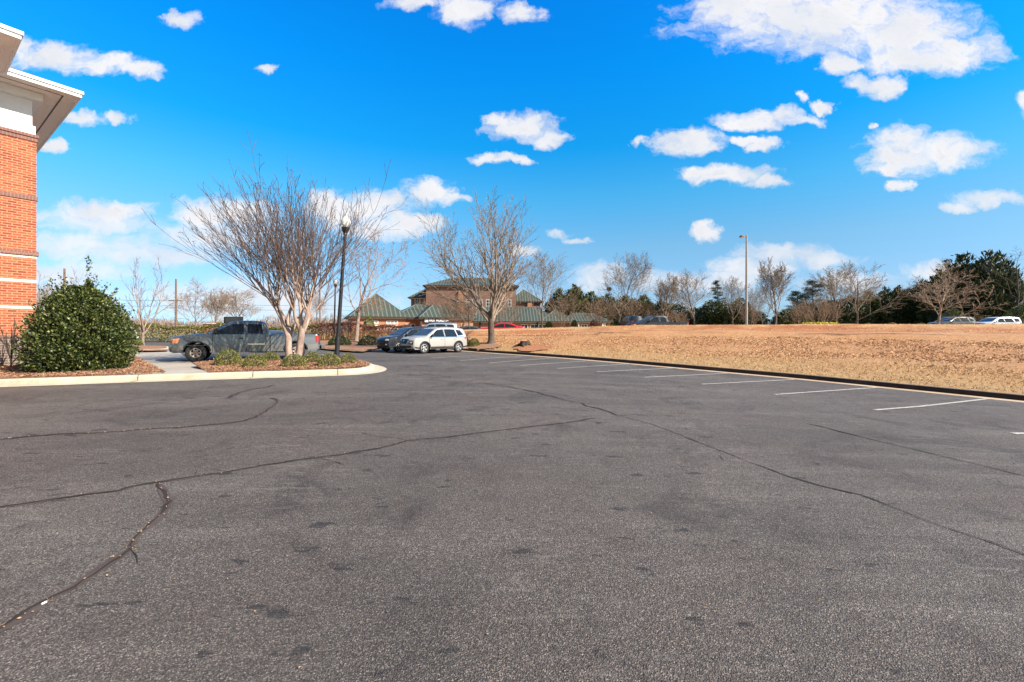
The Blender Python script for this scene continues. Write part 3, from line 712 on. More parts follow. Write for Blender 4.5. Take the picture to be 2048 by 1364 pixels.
# ================================================================== THE BRICK OFFICE AT THE LEFT
def build_office():
    X, Y = XY(73, 17.0)
    g = float(lot(X, Y)) + .12
    ang = math.radians(54.6)
    r = thing('brick_office_building', 'two storey red brick office corner with pale bands and wide white eaves', 'building', (X, Y, 0), ang)
    w = MB(); w.box(-14, 0, 0, 14, 1.58, 9.34); w.box(-14, -1.96, -3.19, -.001, 1.58, 9.34); w.build('wall', M['brick'], r)
    w = MB(); w.box(-14, .03, -.03, 14, g - .6, 1.56); w.box(-14, -1.93, -3.22, -.031, g - .6, 1.56); w.build('plinth', M['brick_grey'], r)
    w = MB(); w.box(-14, .06, -.06, 14.03, 1.56, 1.63); w.box(-14, -1.90, -3.25, -.061, 1.56, 1.63); w.build('plinth_cap', M['soldier'], r)
    for z0, z1, pr in ((9.10, 9.22, .03), (9.25, 9.36, .06), (6.83, 7.0, .035), (4.70, 4.86, .06)):
        w = MB(); w.box(-14, pr, -pr, 14, z0, z1); w.box(-14, -1.96 + pr, -3.19 - pr, -pr - .001, z0, z1); w.build('brick_band', M['soldier'], r)
    for z0, z1 in ((4.60, 4.70), (3.66, 3.77), (2.65, 2.755)):
        w = MB(); w.box(-14, .012, -.012, 14, z0, z1); w.box(-14, -1.948, -3.202, -.013, z0, z1); w.build('stone_band', M['stone'], r)
    f = MB(); f.box(-14, -.10, .10, 14, 9.36, 10.97); f.box(-14, -2.06, -3.09, .099, 9.36, 10.97)
    f.box(-14, -.02, .02, 14, 9.362, 9.70); f.box(-14, -1.98, -3.17, .019, 9.362, 9.70)
    f.box(-14, .16, -.16, 14, 10.70, 10.968); f.box(-14, -1.80, -3.35, -.161, 10.70, 10.968)
    f.build('frieze', M['white'], r)
    o = 1.08
    s = MB(); s.box(-14, o - .06, -o + .06, 14, 10.975, 11.02); s.box(-14, -1.96 + o - .06, -3.19 - o + .06, -o + .059, 10.975, 11.02); s.build('soffit', M['soffit'], r)
    v = MB(); v.box(-14, .62, -.645, -.60, 10.968, 10.9745); v.box(.60, .645, -.645, 14, 10.968, 10.9745)
    v.box(-14, -1.96 + .62, -3.19 - .645, -3.19 - .60, 10.968, 10.9745); v.box(-1.36, -1.315, -3.835, -1.2, 10.968, 10.9745); v.build('soffit_vent', M['joint'], r)
    e = MB()
    def eave(x1, y0, y1):
        for a, z0, z1 in ((0, 10.95, 11.08), (.05, 11.081, 11.19)):
            e.box(-14, x1 + a, y0 - a, y0 + .06, z0, z1); e.box(x1 - .06, x1 + a, y0 + .061, y1, z0, z1)
    eave(o, -o, 14); eave(-1.96 + o, -3.19 - o, -o - .06)
    e.build('gutter', M['white'], r, smooth=30)
    # hipped shingle roofs
    def hip(x0, x1, y0, y1, z, pitch):
        h = min(x1 - x0, y1 - y0) / 2; zr = z + h * pitch
        if x1 - x0 > y1 - y0: a, b = (x0 + h, (y0 + y1) / 2, zr), (x1 - h, (y0 + y1) / 2, zr)
        else: a, b = ((x0 + x1) / 2, y0 + h, zr), ((x0 + x1) / 2, y1 - h, zr)
        return [(x0, y0, z), (x1, y0, z), (x1, y1, z), (x0, y1, z), a, b]
    q = MB()
    vs = hip(-15, o + .02, -o - .02, 15, 11.2, .42); q.add(vs, [(0, 1, 4), (1, 2, 5, 4), (2, 3, 5), (3, 0, 4, 5), (3, 2, 1, 0)])
    vs = hip(-15, -1.96 + o + .02, -3.19 - o - .02, 8, 11.201, .42); q.add(vs, [(0, 1, 4), (1, 2, 5, 4), (2, 3, 5), (3, 0, 4, 5), (3, 2, 1, 0)])
    q.build('roof', M['shingle'], r)
build_office()

# ================================================================== FAR BUILDINGS
def hip_roof(name, x0, x1, y0, y1, z, zr, parent, over=.45, inset=None):
    """a hipped metal roof with a UV along each eave for its seams"""
    x0 -= over; x1 += over; y0 -= over; y1 += over
    h = min(x1 - x0, y1 - y0) / 2 if inset is None else inset
    if x1 - x0 >= y1 - y0: a, b = Vector((x0 + h, (y0 + y1) / 2, zr)), Vector((x1 - h, (y0 + y1) / 2, zr))
    else: a, b = Vector(((x0 + x1) / 2, y0 + h, zr)), Vector(((x0 + x1) / 2, y1 - h, zr))
    c = [Vector(p) for p in ((x0, y0, z), (x1, y0, z), (x1, y1, z), (x0, y1, z))]
    if x1 - x0 >= y1 - y0: faces = [(c[0], c[1], b, a), (c[1], c[2], b), (c[2], c[3], a, b), (c[3], c[0], a)]
    else: faces = [(c[0], c[1], a), (c[1], c[2], b, a), (c[2], c[3], b), (c[3], c[0], a, b)]
    vs, fs, uv = [], [], []
    for f in faces:
        d = (f[1] - f[0]).normalized(); k = len(vs); vs += f; fs.append(list(range(k, k + len(f))))
        uv += [((p - f[0]).dot(d), p.z) for p in f]
    me = bpy.data.meshes.new(name); me.from_pydata([tuple(v) for v in vs], [], fs)
    l = me.uv_layers.new(name='UVMap')
    for i, q in enumerate(uv): l.data[i].uv = q
    o = link(name, me, M['seam'], parent)
    g = MB()                                                   # hip and ridge caps, a dark gutter and a white fascia
    for p, q in ((c[0], a), (c[3], a if x1 - x0 >= y1 - y0 else b), (c[1], b if x1 - x0 >= y1 - y0 else a), (c[2], b), (a, b)):
        if (p - q).length > .3: g.tube([p, q], .07, 6)
    g.build('ridge_cap', M['seam'], o)
    g = MB()
    for (a0, a1, b0, b1) in ((x0 - .1, x1 + .1, y0 - .12, y0 - .002), (x0 - .1, x1 + .1, y1 + .002, y1 + .12), (x0 - .12, x0 - .002, y0, y1), (x1 + .002, x1 + .12, y0, y1)):
        g.box(a0, a1, b0, b1, z - .16, z + .04)
    g.build('gutter', M['black'], o)
    g = MB(); g.box(x0 + over - .12, x1 - over + .12, y0 + over - .12, y1 - over + .12, z - .24, z - .02); g.build('fascia', M['white'], o)
    return o
def window(parent, x, z, w, h, y, cols=2, rows=2, face='y', sg=-1):
    fr = MB(); t = .09
    def bx(m, a0, a1, z0, z1, d0, d1):
        lo, hi = sorted((y + sg * d0, y + sg * d1))
        if face == 'y': m.box(a0, a1, lo, hi, z0, z1)
        else: m.box(lo, hi, a0, a1, z0, z1)
    bx(fr, x, x + t, z, z + h, .0, .06); bx(fr, x + w - t, x + w, z, z + h, 0, .06)
    bx(fr, x + t, x + w - t, z, z + t, 0, .059); bx(fr, x + t, x + w - t, z + h - t, z + h, 0, .059)
    for i in range(1, cols): bx(fr, x + w * i / cols - .03, x + w * i / cols + .03, z + t, z + h - t, 0, .055)
    for i in range(1, rows): bx(fr, x + t, x + w - t, z + h * i / rows - .03, z + h * i / rows + .03, 0, .052)
    f = fr.build('window', M['white'], parent)
    g = MB(); bx(g, x + t * .5, x + w - t * .5, z + t * .5, z + h - t * .5, 0, .03); g.build('pane', M['glass'], f)
    return f
def build_bank():
    d = 60; X, Y = XY(705, d); g = gz(X, Y)
    r = thing('bank_branch_building', 'low orange brick bank with green seamed hip roofs and a signed porch', 'building', (X, Y, 0), math.radians(25))
    ze = ZA(633, 60)
    w = MB(); w.box(0, 7.2, 0, 7.6, g - 1, ze); w.box(7.2, 18, 1.6, 9, g - 1, ze - .01); w.box(9.3, 13.7, -.9, 1.6, g - 1, ze - .02); w.build('wall', M['far_brick'], r)
    hip_roof('roof', 0, 7.2, 0, 7.6, ze, ZA(588, 65), r)
    hip_roof('roof', 6, 18, 1.6, 9, ze + .006, ZA(608, 67), r)
    hip_roof('roof', 9.3, 13.7, -.9, 5.6, ze + .012, ZA(608, 63.5), r)
    for x in (1.5, 4.5):
        window(r, x, ze - 1.0, 1.9 if x < 2 else 1.6, .50, 0, 4 if x < 2 else 3, 2); window(r, x, ze - 1.95, 1.9 if x < 2 else 1.6, .80, 0, 4 if x < 2 else 3, 2)
    for yy in (1.2, 3.2, 5.2): window(r, yy, ze - 1.2, .8, .75, 0, 2, 1, 'x', -1)
    window(r, 7.5, ze - 2.6, 1.4, 1.7, 1.6, 2, 1)
    m = MB(); m.box(9.02, 9.28, -1.0, -.75, g - 1, ze - .4); m.build('downpipe', M['black'], r)
    m = MB(); m.box(-.25, -.05, -.2, -.02, g - 1, ze - .4); m.build('downpipe', M['black'], r)
    # the sign over the porch
    c, s = math.cos(math.radians(25)), math.sin(math.radians(25))
    sx, sy, sz = 9.55, -1.12, ze - .50
    sg = thing('bank_sign', 'navy bank sign with white FIRST HORIZON letters over the porch', 'sign', (X + sx * c - sy * s, Y + sx * s + sy * c, sz), math.radians(25))
    p = MB(); p.box(0, 3.7, -.06, .04, -.30, .44); p.build('panel', M['navy_sign'], sg)
    m = MB(); m.box(.12, .60, -.10, -.062, -.18, .36); m.build('logo', M['lettering'], sg)
    m = MB(); m.tube([(.36 + .15 * math.cos(a), -.112, .09 + .15 * math.sin(a)) for a in np.linspace(.9, 5.4, 9)], .035, 5); m.tube([(.38, -.112, .09), (.52, -.112, .09)], .03, 5); m.build('logo_mark', M['navy_sign'], sg)
    cu = bpy.data.curves.new('letters', 'FONT'); cu.body = 'FIRST HORIZON'; cu.size = .50; cu.extrude = .03; cu.offset = .012
    tmp = bpy.data.objects.new('tmp', cu); COL.objects.link(tmp); bpy.context.view_layer.update()
    me = bpy.data.meshes.new_from_object(tmp.evaluated_get(bpy.context.evaluated_depsgraph_get()))
    bpy.data.objects.remove(tmp); me.materials.clear()
    wd = max(v.co.x for v in me.vertices); k = 2.85 / wd
    for v in me.vertices: v.co = Vector((v.co.x * k + .72, -.075 - v.co.z, v.co.y * 1.15 - .09))
    link('lettering', me, M['lettering'], sg)
build_bank()

def build_far_offices():
    # tall brown block
    d = 100; X, Y = XY(852, d); g = 1.0
    r = thing('office_block', 'tall brown brick block with grey green hip roof behind the bank', 'building', (X, Y, 0), math.radians(4))
    ze = ZA(571, d); s = d / F
    w = MB(); w.box(0, 20.5, 0, 16, g - 1, ze); w.box(20.5, 26.5, 2, 16, g - 1, ZA(601, d)); w.build('wall', M['tower_brick'], r)
    hip_roof('roof', 0, 20.5, 0, 16, ze, ZA(553, d + 6), r, .6, 6.0)
    hip_roof('roof', 19, 26.5, 2, 12, ZA(601, d), ZA(578, d + 5), r, .5, 3.5)
    for px in (921, 1062, 1098):
        m = MB(); x = (px - 852) * s; m.box(x - .5, x + .5, -.5 if px < 1010 else 1.5, .0 if px < 1010 else 2.0, g - 1, ZA(582 if px < 1000 else 603, d)); m.build('pier', M['far_brick'], r)
    for i in range(5): window(r, 9.2 + i * 2.2, ZA(618, d), 1.4, 2.2, 0, 2, 3)
    # its lower wing at the left
    d = 104; X, Y = XY(822, d)
    r = thing('office_wing', 'small brown brick wing with green hip roof left of tall block', 'building', (X, Y, 0), math.radians(4))
    ze = ZA(595, d); w = MB(); w.box(0, 6, 0, 9, g - 1, ze); w.build('wall', M['tower_brick'], r)
    hip_roof('roof', 0, 6, 0, 9, ze, ZA(577, d + 4), r, .6, 4.2)
    for i in range(2): window(r, .9 + i * 2.2, ZA(607, d), 1.2, 1.3, 0, 2, 1)
    # the long low range across the field
    d = 88; X, Y = XY(925, d); g = gz(X, Y)
    r = thing('low_brick_building', 'long low brick building with green seamed roofs behind the red car', 'building', (X, Y, 0), math.radians(2))
    s = d / F; ze = ZA(643, d)
    def xx(px): return (px - 925) * s
    w = MB(); w.box(0, xx(1143), 0, 10, g - 1.5, ze); w.box(xx(1143), xx(1226), 1.2, 10, g - 1.5, ze - .01); w.build('wall', M['far_brick'], r)
    hip_roof('roof', 0, xx(1120), 0, 10, ze, ZA(614, d + 5), r, .5, 4.8)
    hip_roof('roof', xx(1085), xx(1146), -.4, 9, ze + .006, ZA(619, d + 4.5), r, .5, 3.4)
    hip_roof('roof', xx(1130), xx(1226), 1.2, 9, ze + .01, ZA(626, d + 5), r, .5, 3.0)
    for px, wd in ((931, 1.3), (1042, 1.4), (1061, 1.7), (1078, 1.6), (1166, 1.3), (1205, 1.2)):
        window(r, xx(px), ze - 1.75, wd, 1.2, 0 if px < 1143 else 1.2, 2, 1)
    for px in (960, 1021, 1075, 1136): 
        m = MB(); m.box(xx(px) - .12, xx(px) + .12, -.2, -.02, g - 1, ze - .1); m.build('downpipe', M['black'], r)
    for px in (1158, 1212):
        m = MB(); m.box(xx(px) - .35, xx(px) + .35, .9, 1.18, g - 1, ze - .1); m.build('pier', M['stone'], r)
build_far_offices()

# ================================================================== VEHICLES
def interp_profile(prof, L):
    """front (+x) and rear surface x for a height"""
    def fx(z, sg):
        best = None
        for (x0, z0), (x1, z1) in zip(prof, prof[1:] + prof[:1]):
            if (z0 - z) * (z1 - z) <= 0 and abs(z1 - z0) > 1e-6:
                x = x0 + (x1 - x0) * (z - z0) / (z1 - z0)
                if best is None or x * sg > best * sg: best = x
        return best if best is not None else sg * L / 2
    return fx
class Car:
    def __init__(c, L, W, H, belt, top, zb, wheels, ra, th=.2, bow=.14, taper=.12, rnd=.05):
        c.L, c.W, c.H, c.belt, c.th, c.bow, c.taper, c.rnd, c.ra, c.zb, c.wheels = L, W, H, belt, th, bow, taper, rnd, ra, zb, wheels
        P = []
        (xr, zr), (xf, zf) = wheels                                     # rear then front wheel centre
        P.append((top[-1][0] + .02, zb))
        def arch(xc, zc):
            a0 = math.asin(max(-1, min(1, (zb - zc) / ra)))
            return [(xc + ra * math.cos(a), zc + ra * math.sin(a)) for a in np.linspace(math.pi - a0, a0, 13)]
        P += arch(xr, zr) + arch(xf, zf) + [(top[0][0] - .02, zb)]
        c.top = top; P += top                                            # top runs front -> rear
        c.prof = P; c.fx = interp_profile(top, L)
    def deform(c, x, yn, z):
        w = c.W / 2
        e = max(0.0, (abs(x) - (c.L / 2 - .95)) / .95); w *= 1 - c.taper * e * e
        if z > c.belt: w *= 1 - c.th * ((z - c.belt) / (c.H - c.belt)) ** 1.15
        else: w *= 1 - .05 * ((c.belt * .62 - z) / c.belt) ** 2 * 2
        X = x - math.copysign(c.bow * e * yn * yn, x)
        a = max(0.0, (abs(yn) - .8) / .2)
        Z = z - c.rnd * a * a * float(sstep(c.zb + .15, c.belt - .05, z)) - (.02 * yn * yn if z > c.belt + .2 else 0)
        return X, w * yn, Z
    def body(c, mats, parent, bed=None):
        P = []
        for (a, b) in zip(c.prof, c.prof[1:] + c.prof[:1]):
            n = max(1, int(math.hypot(b[0] - a[0], b[1] - a[1]) / .16))
            P += [(a[0] + (b[0] - a[0]) * i / n, a[1] + (b[1] - a[1]) * i / n) for i in range(n)]
        bm = bmesh.new(); Y = [-1, -.97, -.9, -.8, -.4, 0, .4, .8, .9, .97, 1]
        rows = [[bm.verts.new((x, y, z)) for x, z in P] for y in Y]; n = len(P)
        for a, b in zip(rows, rows[1:]):
            for i in range(n): bm.faces.new((a[i], a[(i + 1) % n], b[(i + 1) % n], b[i]))
        bm.faces.new(rows[0][::-1]); bm.faces.new(rows[-1])
        def cut(co, no): bmesh.ops.bisect_plane(bm, geom=bm.verts[:] + bm.edges[:] + bm.faces[:], plane_co=co, plane_no=no)
        z = c.zb + .11
        while z < c.H: cut((0, 0, z), (0, 0, 1)); z += .11
        x = -c.L / 2 + .22
        while x < c.L / 2: cut((x, 0, 0), (1, 0, 0)); x += .24
        bmesh.ops.recalc_face_normals(bm, faces=bm.faces)
        if bed:
            x0, x1, zt = bed
            kill = [f for f in bm.faces if f.normal.z > .9 and x0 < f.calc_center_median().x < x1 and abs(f.calc_center_median().y) < .9 and f.calc_center_median().z > zt - .1]
            bmesh.ops.delete(bm, geom=kill, context='FACES')
        for f in bm.faces:
            q = f.calc_center_median(); dark = False
            if abs(f.normal.y) < .5:
                if q.z < c.zb + .03: dark = True
                for xc, zc in c.wheels:
                    if math.hypot(q.x - xc, q.z - zc) < c.ra + .03: dark = True
            f.material_index = 1 if dark else 0
            f.smooth = True
        big = [f for f in bm.faces if len(f.verts) > 4]
        bmesh.ops.triangulate(bm, faces=big)
        for v in bm.verts: v.co = c.deform(*v.co)
        me = bpy.data.meshes.new('body'); bm.to_mesh(me); bm.free()
        me.set_sharp_from_angle(angle=math.radians(48))
        return link('body', me, mats, parent)
    def side(c, name, polys, mat, parent, off=.012, sides=(-1, 1), join=False):
        if not join and (len(polys) > 1 or len(sides) > 1):            # every panel a mesh of its own
            return [c.side(name, [q], mat, parent, off, (sg,), True) for q in polys for sg in sides][0]
        if join and len(sides) > 1: return [c.side(name, polys, mat, parent, off, (sg,), True) for sg in sides][0]
        bm = bmesh.new()
        for poly in polys:
            f = bm.faces.new([bm.verts.new((x, 1, z)) for x, z in poly])
        zs = [p[1] for q in polys for p in q]; xs = [p[0] for q in polys for p in q]
        def cut(co, no): bmesh.ops.bisect_plane(bm, geom=bm.verts[:] + bm.edges[:] + bm.faces[:], plane_co=co, plane_no=no)
        z = min(zs) + .09
        while z < max(zs): cut((0, 0, z), (0, 0, 1)); z += .09
        x = min(xs) + .2
        while x < max(xs): cut((x, 0, 0), (1, 0, 0)); x += .2
        bmesh.ops.triangulate(bm, faces=[f for f in bm.faces if len(f.verts) > 4])
        base = [(tuple(v.co)) for v in bm.verts]; idx = {v: i for i, v in enumerate(bm.verts)}
        fs = [[idx[v] for v in f.verts] for f in bm.faces]; bm.free()
        out = MB()
        for sg in sides:
            vs = []
            for x, _, z in base:
                X, Yv, Z = c.deform(x, sg, z); vs.append((X, Yv + sg * off, Z))
            out.add(vs, fs)
        return out.build(name, mat, parent, smooth=40)
    def top_patch(c, name, seg, y0, y1, mat, parent, off=.012):
        """a patch on the upper surface following profile points"""
        pts = []
        for a, b in zip(seg, seg[1:]):
            n = max(2, int(math.hypot(b[0] - a[0], b[1] - a[1]) / .15)); pts += [(a[0] + (b[0] - a[0]) * i / n, a[1] + (b[1] - a[1]) * i / n) for i in range(n)]
        pts.append(seg[-1]); k = 10; vs, fs = [], []
        dx, dz = seg[-1][0] - seg[0][0], seg[-1][1] - seg[0][1]; l = math.hypot(dx, dz); nx, nz = -dz / l, dx / l
        if nz < 0: nx, nz = -nx, -nz
        for x, z in pts:
            for j in range(k + 1):
                X, Yv, Z = c.deform(x, y0 + (y1 - y0) * j / k, z); vs.append((X + nx * off, Yv, Z + nz * off))
        fs = [(i * (k + 1) + j, i * (k + 1) + j + 1, (i + 1) * (k + 1) + j + 1, (i + 1) * (k + 1) + j) for i in range(len(pts) - 1) for j in range(k)]
        return MB().add(vs, fs).build(name, mat, parent, smooth=60)
    def end(c, name, polys, mat, parent, sg=1, off=.012):
        bm = bmesh.new()
        for poly in polys: bm.faces.new([bm.verts.new((0, y, z)) for y, z in poly])
        zs = [p[1] for q in polys for p in q]; ys = [p[0] for q in polys for p in q]
        def cut(co, no): bmesh.ops.bisect_plane(bm, geom=bm.verts[:] + bm.edges[:] + bm.faces[:], plane_co=co, plane_no=no)
        z = min(zs) + .06
        while z < max(zs): cut((0, 0, z), (0, 0, 1)); z += .06
        y = min(ys) + .1
        while y < max(ys): cut((0, y, 0), (0, 1, 0)); y += .1
        vs = [tuple(v.co) for v in bm.verts]; idx = {v: i for i, v in enumerate(bm.verts)}; fs = [[idx[v] for v in f.verts] for f in bm.faces]; bm.free()
        q = []
        for _, y, z in vs:
            X, Yv, Z = c.deform(c.fx(z, sg), y, z); q.append((X + sg * off, Yv, Z))
        return MB().add(q, fs).build(name, mat, parent, smooth=40)
def ring(xc, zc, r0, r1, a0=-10, a1=190, k=16):
    A = [math.radians(a0 + (a1 - a0) * i / k) for i in range(k + 1)]
    return [[(xc + r0 * math.cos(a), zc + r0 * math.sin(a)), (xc + r1 * math.cos(a), zc + r1 * math.sin(a)),
             (xc + r1 * math.cos(b), zc + r1 * math.sin(b)), (xc + r0 * math.cos(b), zc + r0 * math.sin(b))] for a, b in zip(A, A[1:])]
WHEELS = {}
def wheel(parent, x, y, z, R, w, rim, spokes, rim_mat, hub_mat):
    sg = 1 if y > 0 else -1
    key = (R, w, rim, spokes)
    if key not in WHEELS:
        t = MB(); h = w / 2
        t.lathe([(rim, -h * .8), (rim + .02, -h), (R - .05, -h), (R - .012, -h * .8), (R, -h * .5), (R, h * .5), (R - .012, h * .8), (R - .05, h), (rim + .02, h), (rim, h * .8)], 30, 'y')
        tm = t.mesh('tyre'); tm.polygons.foreach_set("use_smooth", [True] * len(tm.polygons)); tm.set_sharp_from_angle(angle=math.radians(40))
        r = MB(); r.lathe([(rim + .004, -h * .82), (rim, h * .86), (rim - .03, h * .90), (rim - .045, h * .55), (rim - .05, -h * .5)], 30, 'y')
        r.lathe([(rim - .05, .0), (.06, .0)], 24, 'y', mi=1)
        for k in range(spokes):
            for da in ((-.12, .12) if spokes == 5 else (0,)):
                a = 2 * math.pi * k / spokes + da; Mx = Matrix.Rotation(-a, 4, 'Y')
                wd = .028 if spokes == 5 else .042
                vs = [Mx @ Vector(q) for q in ((.05, h * .42, -wd * 1.1), (.05, h * .42, wd * 1.1), (rim - .02, h * .74, wd), (rim - .02, h * .74, -wd), (.05, h * .62, -wd * .8), (.05, h * .62, wd * .8), (rim - .02, h * .86, wd * .7), (rim - .02, h * .86, -wd * .7))]
                r.add(vs, [(0, 3, 2, 1), (4, 5, 6, 7), (0, 1, 5, 4), (1, 2, 6, 5), (2, 3, 7, 6), (3, 0, 4, 7)])
        rm = r.mesh('rim'); rm.polygons.foreach_set("use_smooth", [True] * len(rm.polygons)); rm.set_sharp_from_angle(angle=math.radians(35))
        hb = MB(); hb.lathe([(.085, h * .3), (.085, h * .68), (.06, h * .74), (.0, h * .76)], 14, 'y'); hm = hb.mesh('hub')
        WHEELS[key] = (tm, rm, hm)
    tm, rm, hm = WHEELS[key]
    e = empty('wheel', (x, y, z), 0 if sg > 0 else math.pi, parent)
    link('tyre', tm, M['rubber'], e); link('rim', rm, [rim_mat, M['under']], e); link('hub', hm, hub_mat, e)
    return e
def mirrors(c, parent, x, z, mat, w=.10, h=.16, out=.2):
    for sg in (-1, 1):
        X, Yv, Z = c.deform(x, sg, z); m = MB()
        a, b = sorted((Yv + sg * .03, Yv + sg * out))
        m.box(X - .05, X + .07, a, b, Z, Z + h); m.box(X - .02, X + .04, min(Yv - sg * .03, Yv + sg * .06), max(Yv - sg * .03, Yv + sg * .06), Z - .02, Z + .05)
        o = m.build('mirror', mat, parent); bv = o.modifiers.new('bevel', 'BEVEL'); bv.width = .025; bv.segments = 2
def handle(c, parent, x, z, mat, ln=.17):
    for sg in (-1, 1):
        X, Yv, Z = c.deform(x, sg, z); m = MB(); a, b = sorted((Yv, Yv + sg * .035)); m.box(X - ln / 2, X + ln / 2, a, b, Z - .02, Z + .02); m.build('door_handle', mat, parent)
def gaps(c, parent, lines, w=.008):
    polys = []
    for (x0, z0), (x1, z1) in lines:
        l = math.hypot(x1 - x0, z1 - z0); nx, nz = -(z1 - z0) / l * w, (x1 - x0) / l * w
        polys.append([(x0 - nx, z0 - nz), (x1 - nx, z1 - nz), (x1 + nx, z1 + nz), (x0 + nx, z0 + nz)])
    return c.side('door_seam', polys, M['under'], parent, .008)

def make_pickup(root, pm, low, detail=True, rim_mat=None):
    xf, xr, R = 1.92, -1.80, .395
    top = [(2.80, .40), (2.90, .46), (2.92, .66), (2.86, .72), (2.85, 1.00), (2.81, 1.09), (2.70, 1.145), (2.3, 1.19), (1.95, 1.225), (1.66, 1.25), (1.58, 1.28), (.86, 1.72), (.74, 1.79), (.54, 1.84), (.2, 1.87), (-.2, 1.87), (-.48, 1.84), (-.60, 1.77), (-.73, 1.27), (-.77, 1.235),
           (-2.80, 1.245), (-2.85, 1.22), (-2.86, .72), (-2.90, .66), (-2.90, .50), (-2.8, .44)]
    c = Car(5.82, 1.99, 1.88, 1.23, top, .40, ((xr, R), (xf, R)), .50, th=.2, bow=.16, taper=.10, rnd=.045)
    c.body([pm, M['under']], root, bed=(-2.74, -.82, 1.24))
    b = MB(); y = .80                                                       # the open load bed
    b.add([(-2.76, -y, 1.22), (-.8, -y, 1.22), (-.8, y, 1.22), (-2.76, y, 1.22), (-2.76, -y, .72), (-.8, -y, .72), (-.8, y, .72), (-2.76, y, .72)], [(4, 5, 6, 7), (0, 1, 5, 4), (1, 2, 6, 5), (2, 3, 7, 6), (3, 0, 4, 7)])
    b.box(-2.8, -.80, .78, .90, 1.20, 1.235); b.box(-2.8, -.80, -.90, -.78, 1.20, 1.235)
    b.build('load_bed', M['under'], root)
    c.side('side_window', [[(1.36, 1.29), (.76, 1.70), (.64, 1.755), (.24, 1.775), (.22, 1.29)]], M['car_glass'], root)
    c.side('quarter_window', [[(.07, 1.30), (.10, 1.74), (.04, 1.765), (-.38, 1.755), (-.44, 1.71), (-.50, 1.34), (-.46, 1.30)]], M['car_glass'], root)
    c.side('window_trim', [[(.08, 1.27), (.11, 1.785), (.13, 1.785), (.10, 1.27)], [(.15, 1.26), (.18, 1.79), (.21, 1.79), (.19, 1.26)], [(-.60, 1.26), (-.55, 1.75), (-.52, 1.75), (-.56, 1.26)]], low, root, .009)
    c.top_patch('windscreen', [(1.56, 1.295), (.88, 1.71)], -.86, .86, M['shield'], root, .014)
    c.top_patch('rear_window', [(-.615, 1.72), (-.72, 1.32)], -.75, .75, M['car_glass'], root)
    # lower body in a lighter metal, with arch lips
    c.side('lower_panel', [[(1.40, .42), (1.43, .60), (1.40, .735), (-1.28, .735), (-1.32, .60), (-1.28, .42)], [(-2.32, .735), (-2.30, .46), (-2.82, .52), (-2.84, .735)], [(2.44, .735), (2.41, .50), (2.80, .50), (2.84, .735)]], low, root, .006)
    for xw in (xf, xr): c.side('wheel_arch_trim', ring(xw, R, .49, .55, 8, 172), M['under'] if detail else pm, root, .010, join=True)
    c.side('side_moulding', [[(-.56, .745), (-.56, .80), (.08, .80), (.08, .745)]], M['chrome'] if detail else low, root, .02)
    c.side('body_crease', [[(2.3, .735), (2.3, .75), (-2.8, .75), (-2.8, .735)]], low, root, .009)
    gaps(c, root, [((1.34, .44), (1.34, 1.27)), ((.13, .44), (.15, 1.79)), ((-.62, .44), (-.60, 1.25)), ((1.34, 1.275), (-.60, 1.275))])
    gaps(c, root, [((-.765, .42), (-.765, 1.22))], .018)
    handle(c, root, .32, 1.08, M['black'])
    mirrors(c, root, 1.20, 1.30, M['black'], out=.25, h=.20)
    c.end('grille', [[(-.58, .80), (.58, .80), (.62, 1.06), (-.62, 1.06)]], M['black'], root, 1, .008)
    c.end('grille_bar', [[(-.62, .90), (.62, .90), (.62, .965), (-.62, .965)]], low, root, 1, .02)
    for sg in (-1, 1):
        h = c.end('headlight', [[(sg * .64, .84), (sg * .995, .84), (sg * .995, 1.06), (sg * .64, 1.06)]], M['lamp_amber'], root, 1, .012)
        c.side('corner_lens', [[(2.84, .84), (2.84, 1.06), (2.54, 1.085), (2.60, .92), (2.64, .84)]], M['lamp_amber'], h, .013, (sg,))
        t = c.end('tail_light', [[(sg * .86, .84), (sg * .998, .84), (sg * .998, 1.19), (sg * .86, 1.19)]], M['lamp_red'], root, -1, .012)
        c.side('tail_lens', [[(-2.84, .84), (-2.84, 1.19), (-2.70, 1.19), (-2.73, .84)]], M['lamp_red'], t, .014, (sg,))
    bb = MB(); bb.box(-2.99, -2.84, -.92, .92, .50, .68); bb.build('rear_bumper', M['chrome'] if detail else M['black'], root)
    b2 = c.end('front_bumper', [[(-.99, .44), (.99, .44), (.99, .68), (-.99, .68)]], low, root, 1, .02)
    c.side('bumper_wrap', [[(2.86, .46), (2.86, .70), (2.42, .72), (2.40, .55)]], low, b2, .016)
    for xw in (xf, xr):
        for sg in (-1, 1): wheel(root, xw, sg * .84, R, R, .25, .215, 6, rim_mat or M['alloy_old'], M['rust'] if detail else M['alloy'])
    return c
